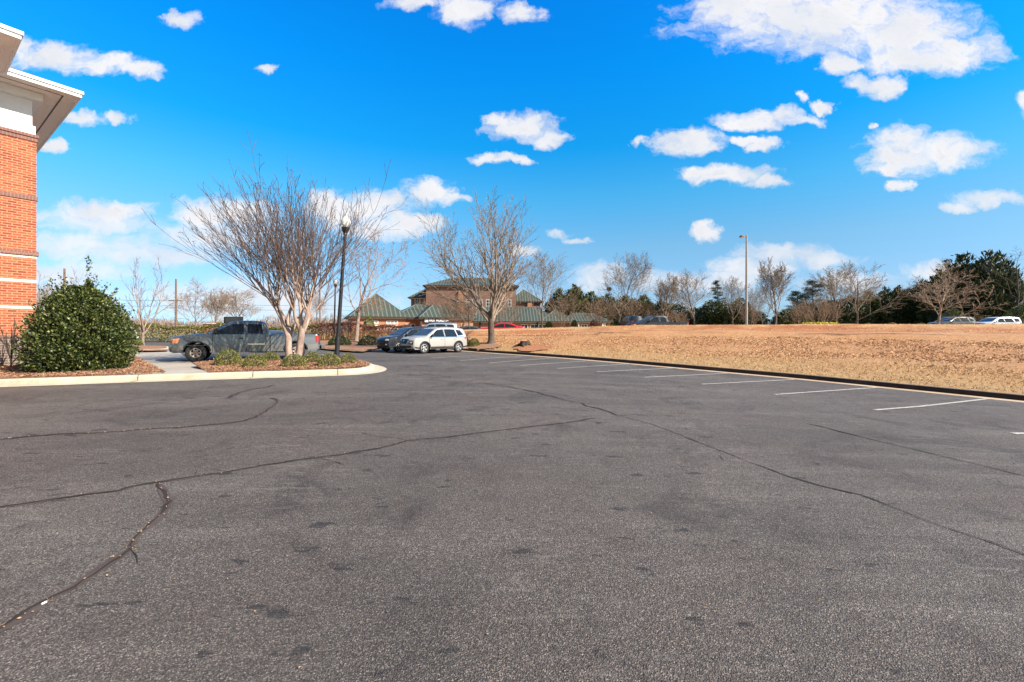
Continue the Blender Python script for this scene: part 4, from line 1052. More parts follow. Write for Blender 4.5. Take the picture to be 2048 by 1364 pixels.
def make_suv(root, pm, long_roof=False, face='v', H=1.70, L=4.65):
    k = L / 4.65; hz = H / 1.70
    xf, xr, R = 1.40 * k, -1.31 * k, .355
    top = [(2.24, .30), (2.33, .40), (2.34, .62), (2.30, .80), (2.24, .92), (2.08, 1.00), (1.7, 1.055), (1.28, 1.10), (1.20, 1.12), (.50, 1.55), (.32, 1.625), (0, 1.67), (-.5, 1.69), (-1.2, 1.67), (-1.75, 1.61), (-1.98, 1.57), (-2.02, 1.53), (-2.22, 1.12), (-2.28, .98), (-2.33, .66), (-2.32, .44), (-2.22, .30)]
    if long_roof: top = top[:12] + [(-.5, 1.69), (-1.2, 1.68), (-1.9, 1.65), (-2.14, 1.60), (-2.18, 1.55), (-2.28, 1.10), (-2.31, .98), (-2.33, .66), (-2.32, .44), (-2.22, .30)]
    top = [(x * k, z * hz) for x, z in top]
    c = Car(L, 1.84, H, 1.06 * hz, top, .27, ((xr, R), (xf, R)), .425, th=.24, bow=.22, taper=.15, rnd=.05)
    c.body([pm, M['under']], root)
    def q(*p): return [(x * k, z * hz) for x, z in p]
    c.side('front_window', [q((1.02, 1.10), (.48, 1.49), (.34, 1.555), (-.10, 1.60), (-.12, 1.10))], M['car_glass'], root)
    c.side('rear_door_window', [q((-.20, 1.10), (-.18, 1.60), (-.62, 1.605), (-1.02, 1.585), (-1.16, 1.14), (-1.10, 1.10))], M['car_glass'], root)
    if long_roof: c.side('quarter_window', [q((-1.28, 1.14), (-1.16, 1.57), (-1.88, 1.55), (-1.98, 1.18))], M['car_glass'], root)
    else: c.side('quarter_window', [q((-1.24, 1.17), (-1.12, 1.57), (-1.50, 1.535), (-1.80, 1.27), (-1.78, 1.22))], M['car_glass'], root)
    c.side('window_chrome', [q((1.12, 1.075), (1.10, 1.095), (-1.80, 1.095), (-1.84, 1.075))], M['chrome'], root, .016)
    c.top_patch('windscreen', q((1.17, 1.135), (.52, 1.54)), -.88, .88, M['shield'], root, .014)
    c.top_patch('rear_window', q((-2.04, 1.49), (-2.19, 1.18)), -.8, .8, M['car_glass'], root)
    c.side('lower_cladding', [[(.95 * k, .28), (.97 * k, .40), (-.86 * k, .40), (-.88 * k, .28)], [(-1.76 * k, .40), (-1.74 * k, .30), (-2.22 * k, .34), (-2.28 * k, .46)], [(1.86 * k, .40), (1.84 * k, .30), (2.2 * k, .34), (2.28 * k, .44)]], M['black'], root, .008)
    for xw in (xf, xr): c.side('wheel_arch_trim', ring(xw, R, .415, .475, 2, 178), M['black'], root, .010, join=True)
    c.side('sill_strip', [[(.90 * k, .405), (.90 * k, .435), (-.82 * k, .455), (-.82 * k, .42)]], M['chrome'], root, .014)
    gaps(c, root, [((1.02 * k, .45), (1.05 * k, 1.08 * hz)), ((-.15 * k, .42), (-.15 * k, 1.60 * hz)), ((-1.0 * k, .95), (-1.2 * k, 1.1 * hz))], .007)
    handle(c, root, .04 * k, .93 * hz, pm); handle(c, root, -.98 * k, .95 * hz, pm)
    mirrors(c, root, .86 * k, 1.10 * hz, M['black'] if face == 'v' else pm)
    for sg in (-1, 1):
        rr = MB(); pts = [c.deform(x * k, sg * .86, z * hz) for x, z in ((.2, 1.64), (0, 1.67), (-.6, 1.69), (-1.2, 1.67), (-1.7, 1.62))]; rr.tube([(a, b, d + .045) for a, b, d in pts], .022, 6); rr.build('roof_rail', M['black'], root)
    if face == 'v':
        c.end('grille', [[(-.42, .62), (.42, .62), (.52, .92), (-.52, .92)]], M['black'], root, 1, .01)
        c.end('grille_frame', [[(-.56, .92), (-.42, .58), (-.36, .58), (-.49, .92)], [(.56, .92), (.42, .58), (.36, .58), (.49, .92)], [(-.42, .56), (.42, .56), (.42, .60), (-.42, .60)]], M['alloy'], root, 1, .018)
        c.end('badge', [[(-.08, .76), (.08, .76), (.08, .86), (-.08, .86)]], M['alloy'], root, 1, .024)
        for sg in (-1, 1):
            h = c.end('headlight', [[(sg * .60, .60), (sg * .99, .58), (sg * .99, .78), (sg * .64, .80)]], M['black'], root, 1, .010)
            c.end('daylight_strip', [[(sg * .58, .84), (sg * .99, .88), (sg * .99, .93), (sg * .56, .90)]], M['lamp_clear'], h, 1, .014)
            c.end('lens', [[(sg * .70, .66), (sg * .9, .66), (sg * .9, .74), (sg * .70, .74)]], M['lamp_clear'], h, 1, .016)
        c.end('lower_grille', [[(-.86, .34), (.86, .34), (.80, .50), (-.80, .50)]], M['black'], root, 1, .01)
        c.end('skid_strip', [[(-.9, .34), (.9, .34), (.86, .375), (-.86, .375)]], M['chrome'], root, 1, .02)
    else:
        c.end('grille', [[(-.62, .50), (.62, .50), (.66, .84), (-.66, .84)]], M['black'], root, 1, .012)
        c.end('grille_frame', [[(-.68, .84), (.68, .84), (.68, .875), (-.68, .875)]], M['p_grey'], root, 1, .018)
        for sg in (-1, 1): c.end('headlight', [[(sg * .68, .76), (sg * .995, .80), (sg * .995, .90), (sg * .70, .88)]], M['lamp_clear'], root, 1, .014)
        for sg in (-1, 1): c.end('fog_light', [[(sg * .74, .48), (sg * .9, .48), (sg * .9, .56), (sg * .74, .56)]], M['lamp_clear'], root, 1, .014)
        c.end('lower_grille', [[(-.8, .32), (.8, .32), (.76, .44), (-.76, .44)]], M['black'], root, 1, .012)
    for sg in (-1, 1):
        t = c.end('tail_light', [[(sg * .62, .92 * hz), (sg * .99, .92 * hz), (sg * .99, 1.06 * hz), (sg * .62, 1.04 * hz)]], M['lamp_red'], root, -1, .012)
        c.side('tail_lens', [q((-2.20, .93), (-2.18, 1.06), (-1.94, 1.05), (-2.0, .97))], M['lamp_red'], t, .012, (sg,))
    for xw in (xf, xr):
        for sg in (-1, 1): wheel(root, xw, sg * .79, R, R, .225, .235, 5, M['alloy'], M['alloy'])
    return c
def make_sedan(root, pm, rim=None):
    xf, xr, R = 1.52, -1.50, .34
    top = [(2.42, .26), (2.50, .36), (2.50, .58), (2.44, .74), (2.30, .80), (1.9, .88), (1.30, .945), (1.20, .96), (.40, 1.34), (.15, 1.40), (-.2, 1.425), (-.7, 1.40), (-1.0, 1.345), (-1.75, 1.05), (-1.9, 1.03), (-2.38, 1.0), (-2.46, .95), (-2.50, .62), (-2.48, .40), (-2.40, .28)]
    c = Car(5.0, 1.88, 1.43, .95, top, .22, ((xr, R), (xf, R)), .40, th=.28, bow=.2, taper=.14, rnd=.05)
    c.body([pm, M['under']], root)
    c.side('front_window', [[(1.05, .97), (.40, 1.28), (.2, 1.335), (-.22, 1.36), (-.25, .975)]], M['car_glass'], root)
    c.side('rear_door_window', [[(-.33, .98), (-.30, 1.36), (-.7, 1.33), (-1.0, 1.26), (-1.40, 1.06), (-1.38, 1.0)]], M['car_glass'], root)
    c.top_patch('windscreen', [(1.16, .98), (.42, 1.33)], -.87, .87, M['shield'], root, .014)
    c.top_patch('rear_window', [(-1.03, 1.33), (-1.70, 1.07)], -.82, .82, M['car_glass'], root)
    gaps(c, root, [((1.05, .35), (1.08, .94)), ((-.28, .33), (-.28, 1.37)), ((-1.05, .70), (-1.3, .96))], .007)
    handle(c, root, -.05, .84, pm); handle(c, root, -1.1, .86, pm); mirrors(c, root, .86, .98, pm)
    c.end('grille', [[(-.66, .42), (.66, .42), (.62, .64), (-.62, .64)]], M['black'], root, 1, .012)
    for sg in (-1, 1):
        c.end('headlight', [[(sg * .68, .60), (sg * .99, .60), (sg * .99, .70), (sg * .68, .70)]], M['lamp_clear'], root, 1, .014)
        t = c.end('tail_light', [[(sg * .2, .80), (sg * .99, .80), (sg * .99, .92), (sg * .2, .92)]], M['lamp_red'], root, -1, .012)
        c.side('tail_lens', [[(-2.40, .80), (-2.38, .92), (-2.2, .90), (-2.22, .82)]], M['lamp_red'], t, .012, (sg,))
    for xw in (xf, xr):
        for sg in (-1, 1): wheel(root, xw, sg * .81, R, R, .22, .23, 5, rim or M['alloy'], M['alloy'])
    return c
def vehicle(name, label, cat, x, y, z, heading, scale=1.0, group=None):
    o = thing(name, label, cat, (x, y, z), heading, group); o.scale = (scale,) * 3; return o
def build_vehicles():
    # pickup beside the island: near front tyre at (398,724), nose to the left
    f = at(394, 723.6); th = math.radians(28); sc = 1.10
    u = Vector((-math.cos(th), -math.sin(th))); left = Vector((-u.y, u.x))          # forward, and the car's left
    near = left if left.y < 0 else -left
    c0 = f.to_2d() - u * 1.92 * sc - near * .93 * sc
    o = vehicle('pickup_truck', 'dark grey pickup truck with amber headlights parked behind the low shrubs', 'pickup truck', c0.x, c0.y, float(lot(f.x, f.y)) - .004, math.atan2(u.y, u.x), sc)
    o.scale = (1.13, 1.05, 1.05)
    make_pickup(o, M['p_truck'], M['p_truck_low'])
    for ch in o.children:
        if ch.name.startswith('wheel') and ch.type == 'EMPTY': ch.scale = (1.05 / 1.13, 1, 1)
    # silver car with its nose to the left and towards us, dark one beside it
    fw, rw = at(849, 707.4), at(912.5, 704.4)
    u = Vector((-.70, -.71)).normalized(); left = Vector((-u.y, u.x)); near = left if left.y < 0 else -left
    c0 = fw.to_2d() - u * 1.40 - near * .90
    o = vehicle('silver_suv', 'silver SUV with dark five spoke wheels parked nearest the grass bank', 'car', c0.x, c0.y, float(lot(*c0)) - .0, math.atan2(u.y, u.x))
    make_suv(o, M['p_silver'], face='v')
    c1 = c0 + Vector((-.71, .70)) * 2.55 + u * .25
    o = vehicle('dark_suv', 'charcoal SUV with black grille parked left of the silver SUV', 'car', c1.x, c1.y, float(lot(*c1)), math.atan2(u.y, u.x))
    make_suv(o, M['p_dark'], face='w')
    # roofs seen beyond
    x, y = XY(866, 41.5); o = vehicle('blue_suv', 'pale blue long roofed SUV showing its windows above the silver SUV', 'car', x, y, ZA(644.5, 41.5) - 1.80, math.radians(193)); make_suv(o, M['p_blue'], True, 'w', 1.78, 4.9)
    x, y = XY(1003, 45); o = vehicle('red_sedan', 'red sedan parked before the long low building, lower half hidden by grass', 'car', x, y, ZA(645, 45) - 1.43, math.radians(184)); make_sedan(o, M['p_red'])
    x, y = XY(932, 52); o = vehicle('dark_sedan', 'dark sedan partly hidden by a trunk left of the red sedan', 'car', x, y, ZA(651.5, 52) - 1.43, math.radians(200)); make_sedan(o, M['p_grey'])
    x, y = XY(1314, 42); o = vehicle('navy_pickup', 'navy pickup truck with nose to the left behind the grass crest', 'pickup truck', x, y, ZA(630.5, 42) - 1.90, math.radians(186)); make_pickup(o, M['p_navy'], M['p_navy'], False, M['alloy'])
    x, y = XY(1262, 56); o = vehicle('black_van', 'black SUV standing left of the navy pickup truck', 'car', x, y, ZA(632, 56) - 1.75, math.radians(95)); make_suv(o, M['p_dark'], True, 'w', 1.75, 4.7); o.name = 'black_suv'
    x, y = XY(1903, 50); o = vehicle('grey_sedan', 'dark grey car passing under the pale bare tree left of the white car', 'car', x, y, ZA(633, 50) - 1.66, math.radians(182)); make_suv(o, M['p_grey'], False, 'w', 1.66, 4.7); o.name = 'grey_suv'
    x, y = XY(1990, 49); o = vehicle('white_suv', 'whitish estate car passing at the far right above the grass crest', 'car', x, y, ZA(633.5, 49) - 1.62, math.radians(178)); make_suv(o, M['p_white'], True, 'w', 1.62, 4.55)
    x, y = XY(545, 31); z = float(lot(x, y)); o = vehicle('grey_sedan', 'grey sedan seen between the pickup cab and the myrtle trunk', 'car', x, y, z, math.radians(-60)); make_sedan(o, M['p_grey'])
build_vehicles()

# ================================================================== TREES AND SHRUBS
def rot_about(v, axis, a): return Matrix.Rotation(a, 3, axis) @ v
def grow(rng, out, p, d, L, r0, lev, cfg, tips):
    """one branch and its children; out[0] is trunk tubes, out[1] the rest"""
    n = max(3, int(L / cfg['seg'][lev]))
    pts, dirs = [p.copy()], [d.copy()]
    q = p.copy(); d = d.copy()
    for i in range(n):
        d = d + Vector((rng.gauss(0, 1), rng.gauss(0, 1), rng.gauss(0, 1))) * cfg['wig'][lev] + Vector((0, 0, cfg['up'][lev]))
        d.normalize(); q = q + d * (L / n); pts.append(q.copy()); dirs.append(d.copy())
    tp = cfg['tip'][min(lev, len(cfg['tip']) - 1)]
    rad = [max(cfg['rmin'], r0 * (1 - (1 - tp) * (i / n) ** .9)) for i in range(n + 1)]
    if lev == 0 and cfg.get('flare'): rad[0] *= cfg['flare']
    out[0 if lev < cfg.get('trunk_levels', 1) else 1].add([tuple(v) for v in pts], rad, cfg['sides'][lev])
    if lev + 1 >= len(cfg['n']) + 1:
        tips.append((pts[-1], dirs[-1])); return
    m = cfg['n'][lev]; st = cfg['start'][lev]; ph = rng.uniform(0, 6.28)
    for j in range(m):
        t = st + (1 - st) * (j + rng.uniform(.2, .8)) / m
        if j == m - 1 and cfg.get('lead', True): t = 1.0
        k = min(n, t * n); i = min(n - 1, int(k)); fr = k - i
        b = pts[i].lerp(pts[i + 1], fr); dd = dirs[i + 1]
        ax = dd.cross(Vector((0.3, 0.2, 1)) if abs(dd.z) < .9 else Vector((1, 0, 0))).normalized()
        ax = rot_about(ax, dd, ph + j * 2.4 + rng.uniform(-.5, .5))
        ang = math.radians(cfg['ang'][lev] * rng.uniform(.65, 1.3)) * (.45 if t == 1.0 else 1)
        nd = rot_about(dd, ax, ang)
        if cfg.get('bias'): nd = (nd + Vector(cfg['bias'])).normalized()
        Lc = L * cfg['ratio'][lev] * rng.uniform(.75, 1.2) * (1 - cfg['short'][lev] * (t - st) / max(.05, 1 - st))
        grow(rng, out, b, nd, Lc, rad[i] * cfg['rr'][lev] + rad[min(n, i + 1)] * 0.0, lev + 1, cfg, tips)
CFG_OVAL = dict(n=[18, 8, 5, 4], start=[.26, .25, .25, .2], ang=[44, 34, 32, 32], ratio=[.56, .50, .5, .5], short=[.62, .35, .3, .3], rr=[.48, .6, .6, .6],
    tip=[.18, .25, .3, .4], seg=[.5, .35, .3, .25, .2], wig=[.035, .07, .1, .12, .14], up=[.05, .15, .08, .04, .02], sides=[8, 5, 4, 3, 3], rmin=.011)
CFG_VASE = dict(n=[9, 10, 6, 4], start=[.5, .15, .2, .2], ang=[43, 30, 28, 28], ratio=[2.6, .50, .5, .5], short=[.0, .3, .3, .3], rr=[.50, .62, .65, .7],
    tip=[.75, .25, .35, .45], seg=[.35, .4, .3, .25, .2], wig=[.03, .06, .09, .12, .14], up=[.02, .06, .06, .04, .02], sides=[9, 6, 4, 3, 3], rmin=.0105, flare=1.5)
CFG_WIDE = dict(n=[13, 9, 5, 4], start=[.2, .2, .2, .2], ang=[56, 40, 36, 34], ratio=[.62, .48, .5, .5], short=[.45, .3, .3, .3], rr=[.5, .6, .6, .6],
    tip=[.2, .25, .3, .4], seg=[.5, .35, .3, .25, .2], wig=[.03, .07, .11, .13, .14], up=[.08, .07, .03, .02, .0], sides=[8, 5, 4, 3, 3], rmin=.011)
TREE_CACHE = {}
def bare_variant(key, cfg, seed, trunk_len, r0, stems=1, spread=0, lean=(0, 0, 0)):
    """a bare tree one metre tall and one wide, as trunk and crown meshes (cached)"""
    k = (key, seed)
    if k in TREE_CACHE: return TREE_CACHE[k]
    rng = random.Random(seed); out = (Tubes(), Tubes()); tips = []
    for s in range(stems):
        a = 2 * math.pi * s / max(1, stems) + rng.uniform(-.3, .3)
        d = Vector((math.sin(spread) * math.cos(a) + lean[0], math.sin(spread) * math.sin(a) + lean[1], 1)).normalized()
        p = Vector((math.cos(a), math.sin(a), 0)) * (.0 if stems == 1 else r0 * 1.05)
        grow(rng, out, p, d, trunk_len * rng.uniform(.9, 1.1), r0, 0, cfg, tips)
    V = np.concatenate(out[1].V + out[0].V); h = np.percentile(V[:, 2], 99.8); w = np.percentile(V[:, 0], 99.85) - np.percentile(V[:, 0], .15)
    TREE_CACHE[k] = (out, h, w, tips); return TREE_CACHE[k]
MESHES = {}
def bare_tree(name, label, cat, x, y, z, H, W, variant, bark, twig, rz=0.0, group=None, leaves=None, crown_name='crown'):
    if ('abs', variant['key'], variant['seed']) not in TREE_CACHE:      # first pass finds the spread, the second sets true thicknesses
        _, h, w, _ = bare_variant(**variant); TREE_CACHE.pop((variant['key'], variant['seed']))
        cfg = dict(variant['cfg']); cfg['rmin'] = cfg['rmin'] * w / W
        TREE_CACHE[('abs', variant['key'], variant['seed'])] = dict(variant, cfg=cfg, r0=variant['r0'] * w / W)
    variant = TREE_CACHE[('abs', variant['key'], variant['seed'])]
    out, h, w, tips = bare_variant(**variant)
    o = thing(name, label, cat, (x, y, z), rz, group); o.scale = (W / w, W / w, H / h)
    k = (variant['key'], variant['seed'], bark.name, twig.name)
    if k not in MESHES: MESHES[k] = (out[0].mesh('trunk'), out[1].mesh(crown_name))
    link('trunk', MESHES[k][0], bark, o); c = link(crown_name, MESHES[k][1], twig, o)
    if leaves:
        frac, per, ln, mat, nm, seed = leaves; rg = np.random.default_rng(seed); C, D = [], []
        for p, d in tips:
            if rg.random() < frac:
                for _ in range(per): C.append(np.array(p) + rg.normal(0, ln * .9, 3)); D.append(rg.normal(size=3))
        if C: link(nm, leaf_mesh(nm, C, D, ln, ln * .5, rg), mat, o)
    return o
def on(px, d): x, y = XY(px, d); return x, y, gz(x, y)
def tree_at(px, d, top, wpx, label, variant, bark=None, twig=None, name='bare_tree', rz=0.0, group=None, leaves=None, sink=.05, base=None):
    x, y, z = on(px, d)
    if base is not None: z = ZA(base, d)
    H = ZA(top, d) - z; W = wpx * d / F
    return bare_tree(name, label, 'tree', x, y, z - sink, H + sink, W, variant, bark or M['bark_grey'], twig or M['twig_grey'], rz, group, leaves)

def build_myrtle():
    cfg = dict(n=[4, 4, 5, 5, 3], start=[.6, .5, .35, .2, .3], ang=[20, 23, 22, 15, 20], ratio=[1.0, 1.1, 1.7, .48, .45], short=[0, 0, .1, .35, .3], rr=[.58, .62, .62, .60, .75],
        tip=[.85, .75, .55, .3, .4, .4], seg=[.25, .3, .4, .4, .25, .2], wig=[.05, .07, .06, .042, .08, .12], up=[.02, .05, .05, .05, .04, .02], sides=[10, 8, 6, 4, 3, 3], rmin=.0085, trunk_levels=3, bias=(-.05, .01, .12), flare=1.12)
    b = at(586, 722, .16); H = (ZA(326, b.y) - b.z) * 1.05; W = 392 * b.y / F
    bare_tree('crape_myrtle', 'big bare crape myrtle with twin smooth pinkish trunks in the shrub bed', 'tree', b.x, b.y, b.z - .05, H, W,
        dict(key='myrtle', cfg=cfg, seed=11, trunk_len=1.5, r0=.150, stems=2, spread=.09), M['bark_myrtle'], M['twig_myrtle'], 0.15, None,
        (.10, 7, .045, M['pods'], 'seed_pods', 3), crown_name='crown')
build_myrtle()

OV = [dict(key='oval', cfg=CFG_OVAL, seed=s, trunk_len=8.0, r0=.15) for s in (1, 2, 3, 4)]
WD = [dict(key='wide', cfg=CFG_WIDE, seed=s, trunk_len=7.0, r0=.15) for s in (1, 2)]
def build_bare_trees():
    vase = dict(key='vase', cfg=dict(CFG_VASE, bias=(-.045, 0, 0)), seed=6, trunk_len=2.4, r0=.26)
    p = at_bank(983, 686.5)
    bare_tree('bare_tree', 'large bare tree with dark forked trunk on the bank beside silver SUV', 'tree', p.x, p.y, p.z - .06, (ZA(388, p.y) - p.z) * 1.02, 236 * p.y / F, vase, M['bark_grey'], M['twig_grey'], 0.0)
    cfg = dict(CFG_OVAL); cfg.update(n=[12, 6, 4, 3], up=[.02, .16, .08, .04, .02], ang=[42, 30, 30, 30])
    tall = dict(key='upright', cfg=cfg, seed=8, trunk_len=9, r0=.22)
    tree_at(712, 42, 452, 165, 'upright bare tree with a few russet leaves behind black lamp post', tall, M['bark_pale'], M['twig_pale'], leaves=(.22, 5, .10, M['russet'], 'dry_leaves', 4))
    x, y, z = on(712, 42); rg = np.random.default_rng(44); n = 850
    tr = [o for o in COL.objects if o.name.startswith('bare_tree') and 'russet' in o.get('label', '')][0]
    C = np.stack([1.5 + rg.normal(0, .75, n), rg.normal(0, .5, n), ZA(604, 42) - z + rg.normal(0, .55, n)], 1) / np.array(tr.scale)
    lo = link('dry_leaves', leaf_mesh('dry_leaves', C, rg.normal(size=(n, 3)), .13 / tr.scale[0], .07 / tr.scale[0], rg), M['russet'], tr)
    # along the far side of the field
    for px, d, top, w, v, rz, lb in (
        (1083, 60, 503, 110, OV[0], .4, 'bare tree before the low green roof, right of the red sedan'),
        (1237, 58, 510, 118, OV[1], 1.4, 'tall bare tree carrying a dark nest left of the navy pickup'),
        (1331, 60, 547, 66, OV[2], 2.0, 'slim bare tree standing just behind the navy pickup bed'),
        (1390, 56, 537, 84, OV[3], .9, 'bare tree with open rounded crown right of the navy pickup tail'),
        (1466, 68, 551, 66, OV[0], 3.3, 'small bare tree behind yellowish evergreen beside the tall light pole'),
        (1551, 52, 511, 82, OV[2], 5.1, 'tall narrow bare tree right of the tall light pole'),
        (1526, 60, 572, 62, OV[1], 4.0, 'short bare tree between the light pole and tall narrow tree'),
        (1713, 54, 519, 128, WD[0], .5, 'broad bare tree before the cypress row, right of the yellow flowers'),
        (1876, 46, 517, 150, WD[1], 2.2, 'pale spreading bare tree in front of the tallest cypresses'),
        (1672, 78, 528, 95, OV[3], 5.5, 'hazy bare tree behind the broad bare tree'),
        (938, 56, 566, 100, WD[0], 3.6, 'dark trunked bare tree behind the big forked tree')):
        pale = px in (1876,)
        tree_at(px, d, top, w, lb, v, M['bark_pale'] if pale else (M['bark_dark'] if px == 938 else M['bark_grey']), M['twig_pale'] if pale else M['twig_grey'], rz=rz, group='bare trees across the field')
    old = dict(CFG_WIDE); old.update(n=[7, 5, 4, 3], wig=[.04, .16, .2, .2, .2], rr=[.5, .55, .5, .5])
    tree_at(2031, 62, 490, 120, 'dark gnarled bare tree at the right edge beside the tall cypresses', dict(key='gnarl', cfg=old, seed=5, trunk_len=9, r0=.22), M['bark_dark'], M['bark_dark'])
    # multi stemmed myrtles and scrub
    sc = dict(n=[4, 4, 4, 4], start=[.4, .3, .3, .2], ang=[24, 26, 26, 28], ratio=[.9, .8, .6, .5], short=[0, .2, .3, .3], rr=[.65, .65, .6, .6], tip=[.6, .5, .4, .4], seg=[.4, .4, .3, .25, .2],
              wig=[.05, .07, .09, .12, .14], up=[.03, .04, .04, .02, .0], sides=[5, 4, 3, 3, 3], rmin=.012)
    SCR = [dict(key='scrub', cfg=sc, seed=s, trunk_len=1.6, r0=.07, stems=5, spread=.45) for s in (1, 2)]
    for px, d, top, w, i, lb in ((1268, 62, 585, 120, 0, 'wide brown bare thicket tree behind the black SUV'), (1205, 64, 592, 80, 1, 'brown bare thicket tree left of the nest tree'),
        (1130, 66, 572, 90, 0, 'tangled bare thicket tree above the low green roof end'), (1640, 60, 592, 85, 1, 'many stemmed bare tree above the yellow flowers'),
        (1600, 66, 598, 60, 0, 'brown many stemmed bare tree left of the yellow flowers'), (1012, 60, 578, 90, 0, 'grey many stemmed bare tree right behind the big forked tree'), (870, 70, 575, 75, 0, 'thin many stemmed bare tree left of the pinkish one'), (918, 57, 590, 80, 1, 'pinkish many stemmed bare tree behind silver SUV roof'),
        (1500, 70, 590, 60, 0, 'pale brown thicket just right of the tall light pole'), (1345, 66, 618, 80, 1, 'low brown thicket behind the navy pickup tail')):
        tree_at(px, d, top, w, lb, SCR[i], M['twig_brown'], M['twig_brown'], rz=px * .7, group='bare many stemmed trees across the field')
    # left background
    for px, d, top, w, v, lb, bk, tw, lv, base in (
        (285, 37, 515, 108, dict(key='young', cfg=dict(CFG_VASE, n=[5, 4, 4, 3]), seed=3, trunk_len=2.0, r0=.13), 'slender pale young tree with dry pods by the small round bush', M['bark_pale'], M['twig_pale'], (.16, 4, .08, M['pods'], 'seed_pods', 5), None),
        (392, 50, 553, 112, WD[1], 'whitish bare tree right of the utility pole', M['bark_pale'], M['twig_pale'], None, None),
        (430, 54, 575, 60, OV[2], 'thin bare tree behind the black sign box', M['bark_grey'], M['twig_pale'], None, None),
        (484, 56, 572, 95, OV[3], 'bare tree above the pickup cab left of the myrtle', M['bark_pale'], M['twig_pale'], None, None),
        (632, 60, 585, 60, OV[1], 'small bare tree behind the myrtle, left of the lamp post', M['bark_grey'], M['twig_pale'], None, None),
        (98, 48, 540, 150, SCR[0], 'pinkish bare tree beside the red brick office corner', M['twig_pale'], M['twig_pale'], None, None)):
        tree_at(px, d, top, w, lb, v, bk, tw, rz=px * .3, group='bare trees beyond the drive', leaves=lv)
build_bare_trees()

# ---- leafy plants
def profile_cloud(n, prof, rng, depth=(.78, 1.04), lumps=0.12, lf=5):
    """points near the surface of a lathe-like crown: prof gives radius for height 0..1"""
    h = rng.uniform(0, 1, n * 3); r = np.interp(h, prof[0], prof[1]); keep = rng.uniform(0, max(prof[1]), n * 3) < r + .04; h = h[keep][:n]; r = np.interp(h, prof[0], prof[1])
    a = rng.uniform(0, 2 * np.pi, len(h)); k = rng.uniform(depth[0], depth[1], len(h)) ** .6
    l = 1 + lumps * (np.sin(a * lf + h * 9) * np.sin(h * 13 + a * 2) + .6 * np.sin(a * 11 + h * 23))
    rr = r * k * l
    C = np.stack([rr * np.cos(a), rr * np.sin(a), h], 1); N = np.stack([np.cos(a), np.sin(a), .5 + 0 * a], 1)
    return C, N
def leafy(name, label, cat, x, y, z, H, R, prof, n, ln, wd, mat, seed, group=None, updir=.4, depth=(.6, 1.03), lumps=.12, stem=None, extra=None, mesh_key=None, lf=5):
    o = thing(name, label, cat, (x, y, z), 0, group)
    k = mesh_key
    if k is None or k not in MESHES:
        rg = np.random.default_rng(seed)
        C, N = profile_cloud(n, prof, rg, depth, lumps, lf)
        C = C * np.array([R, R, H]); D = N * .7 + rg.normal(0, .6, N.shape) + np.array([0, 0, updir])
        if extra is not None: C = np.concatenate([C, extra[0]]); D = np.concatenate([D, extra[1]])
        me = leaf_mesh('foliage', C, D, ln, wd, rg)
        s = MB(); rd = random.Random(seed)
        for i in range(6):
            a = rd.uniform(0, 6.28); s.tube([(0.03 * math.cos(a), .03 * math.sin(a), -.05), (R * .3 * math.cos(a), R * .3 * math.sin(a), H * .35), (R * .55 * math.cos(a), R * .55 * math.sin(a), H * .62)], [R * .035, R * .025, R * .012], 5)
        sm = s.mesh('stem')
        if k is None: k = (name, seed)
        MESHES[k] = (me, sm)
    link('stem', MESHES[k][1], M['bark_grey'], o); link('foliage', MESHES[k][0], mat, o)
    return o
DOME = ([0, .08, .25, .5, .75, .92, 1], [.82, .95, 1, .93, .70, .40, .10])
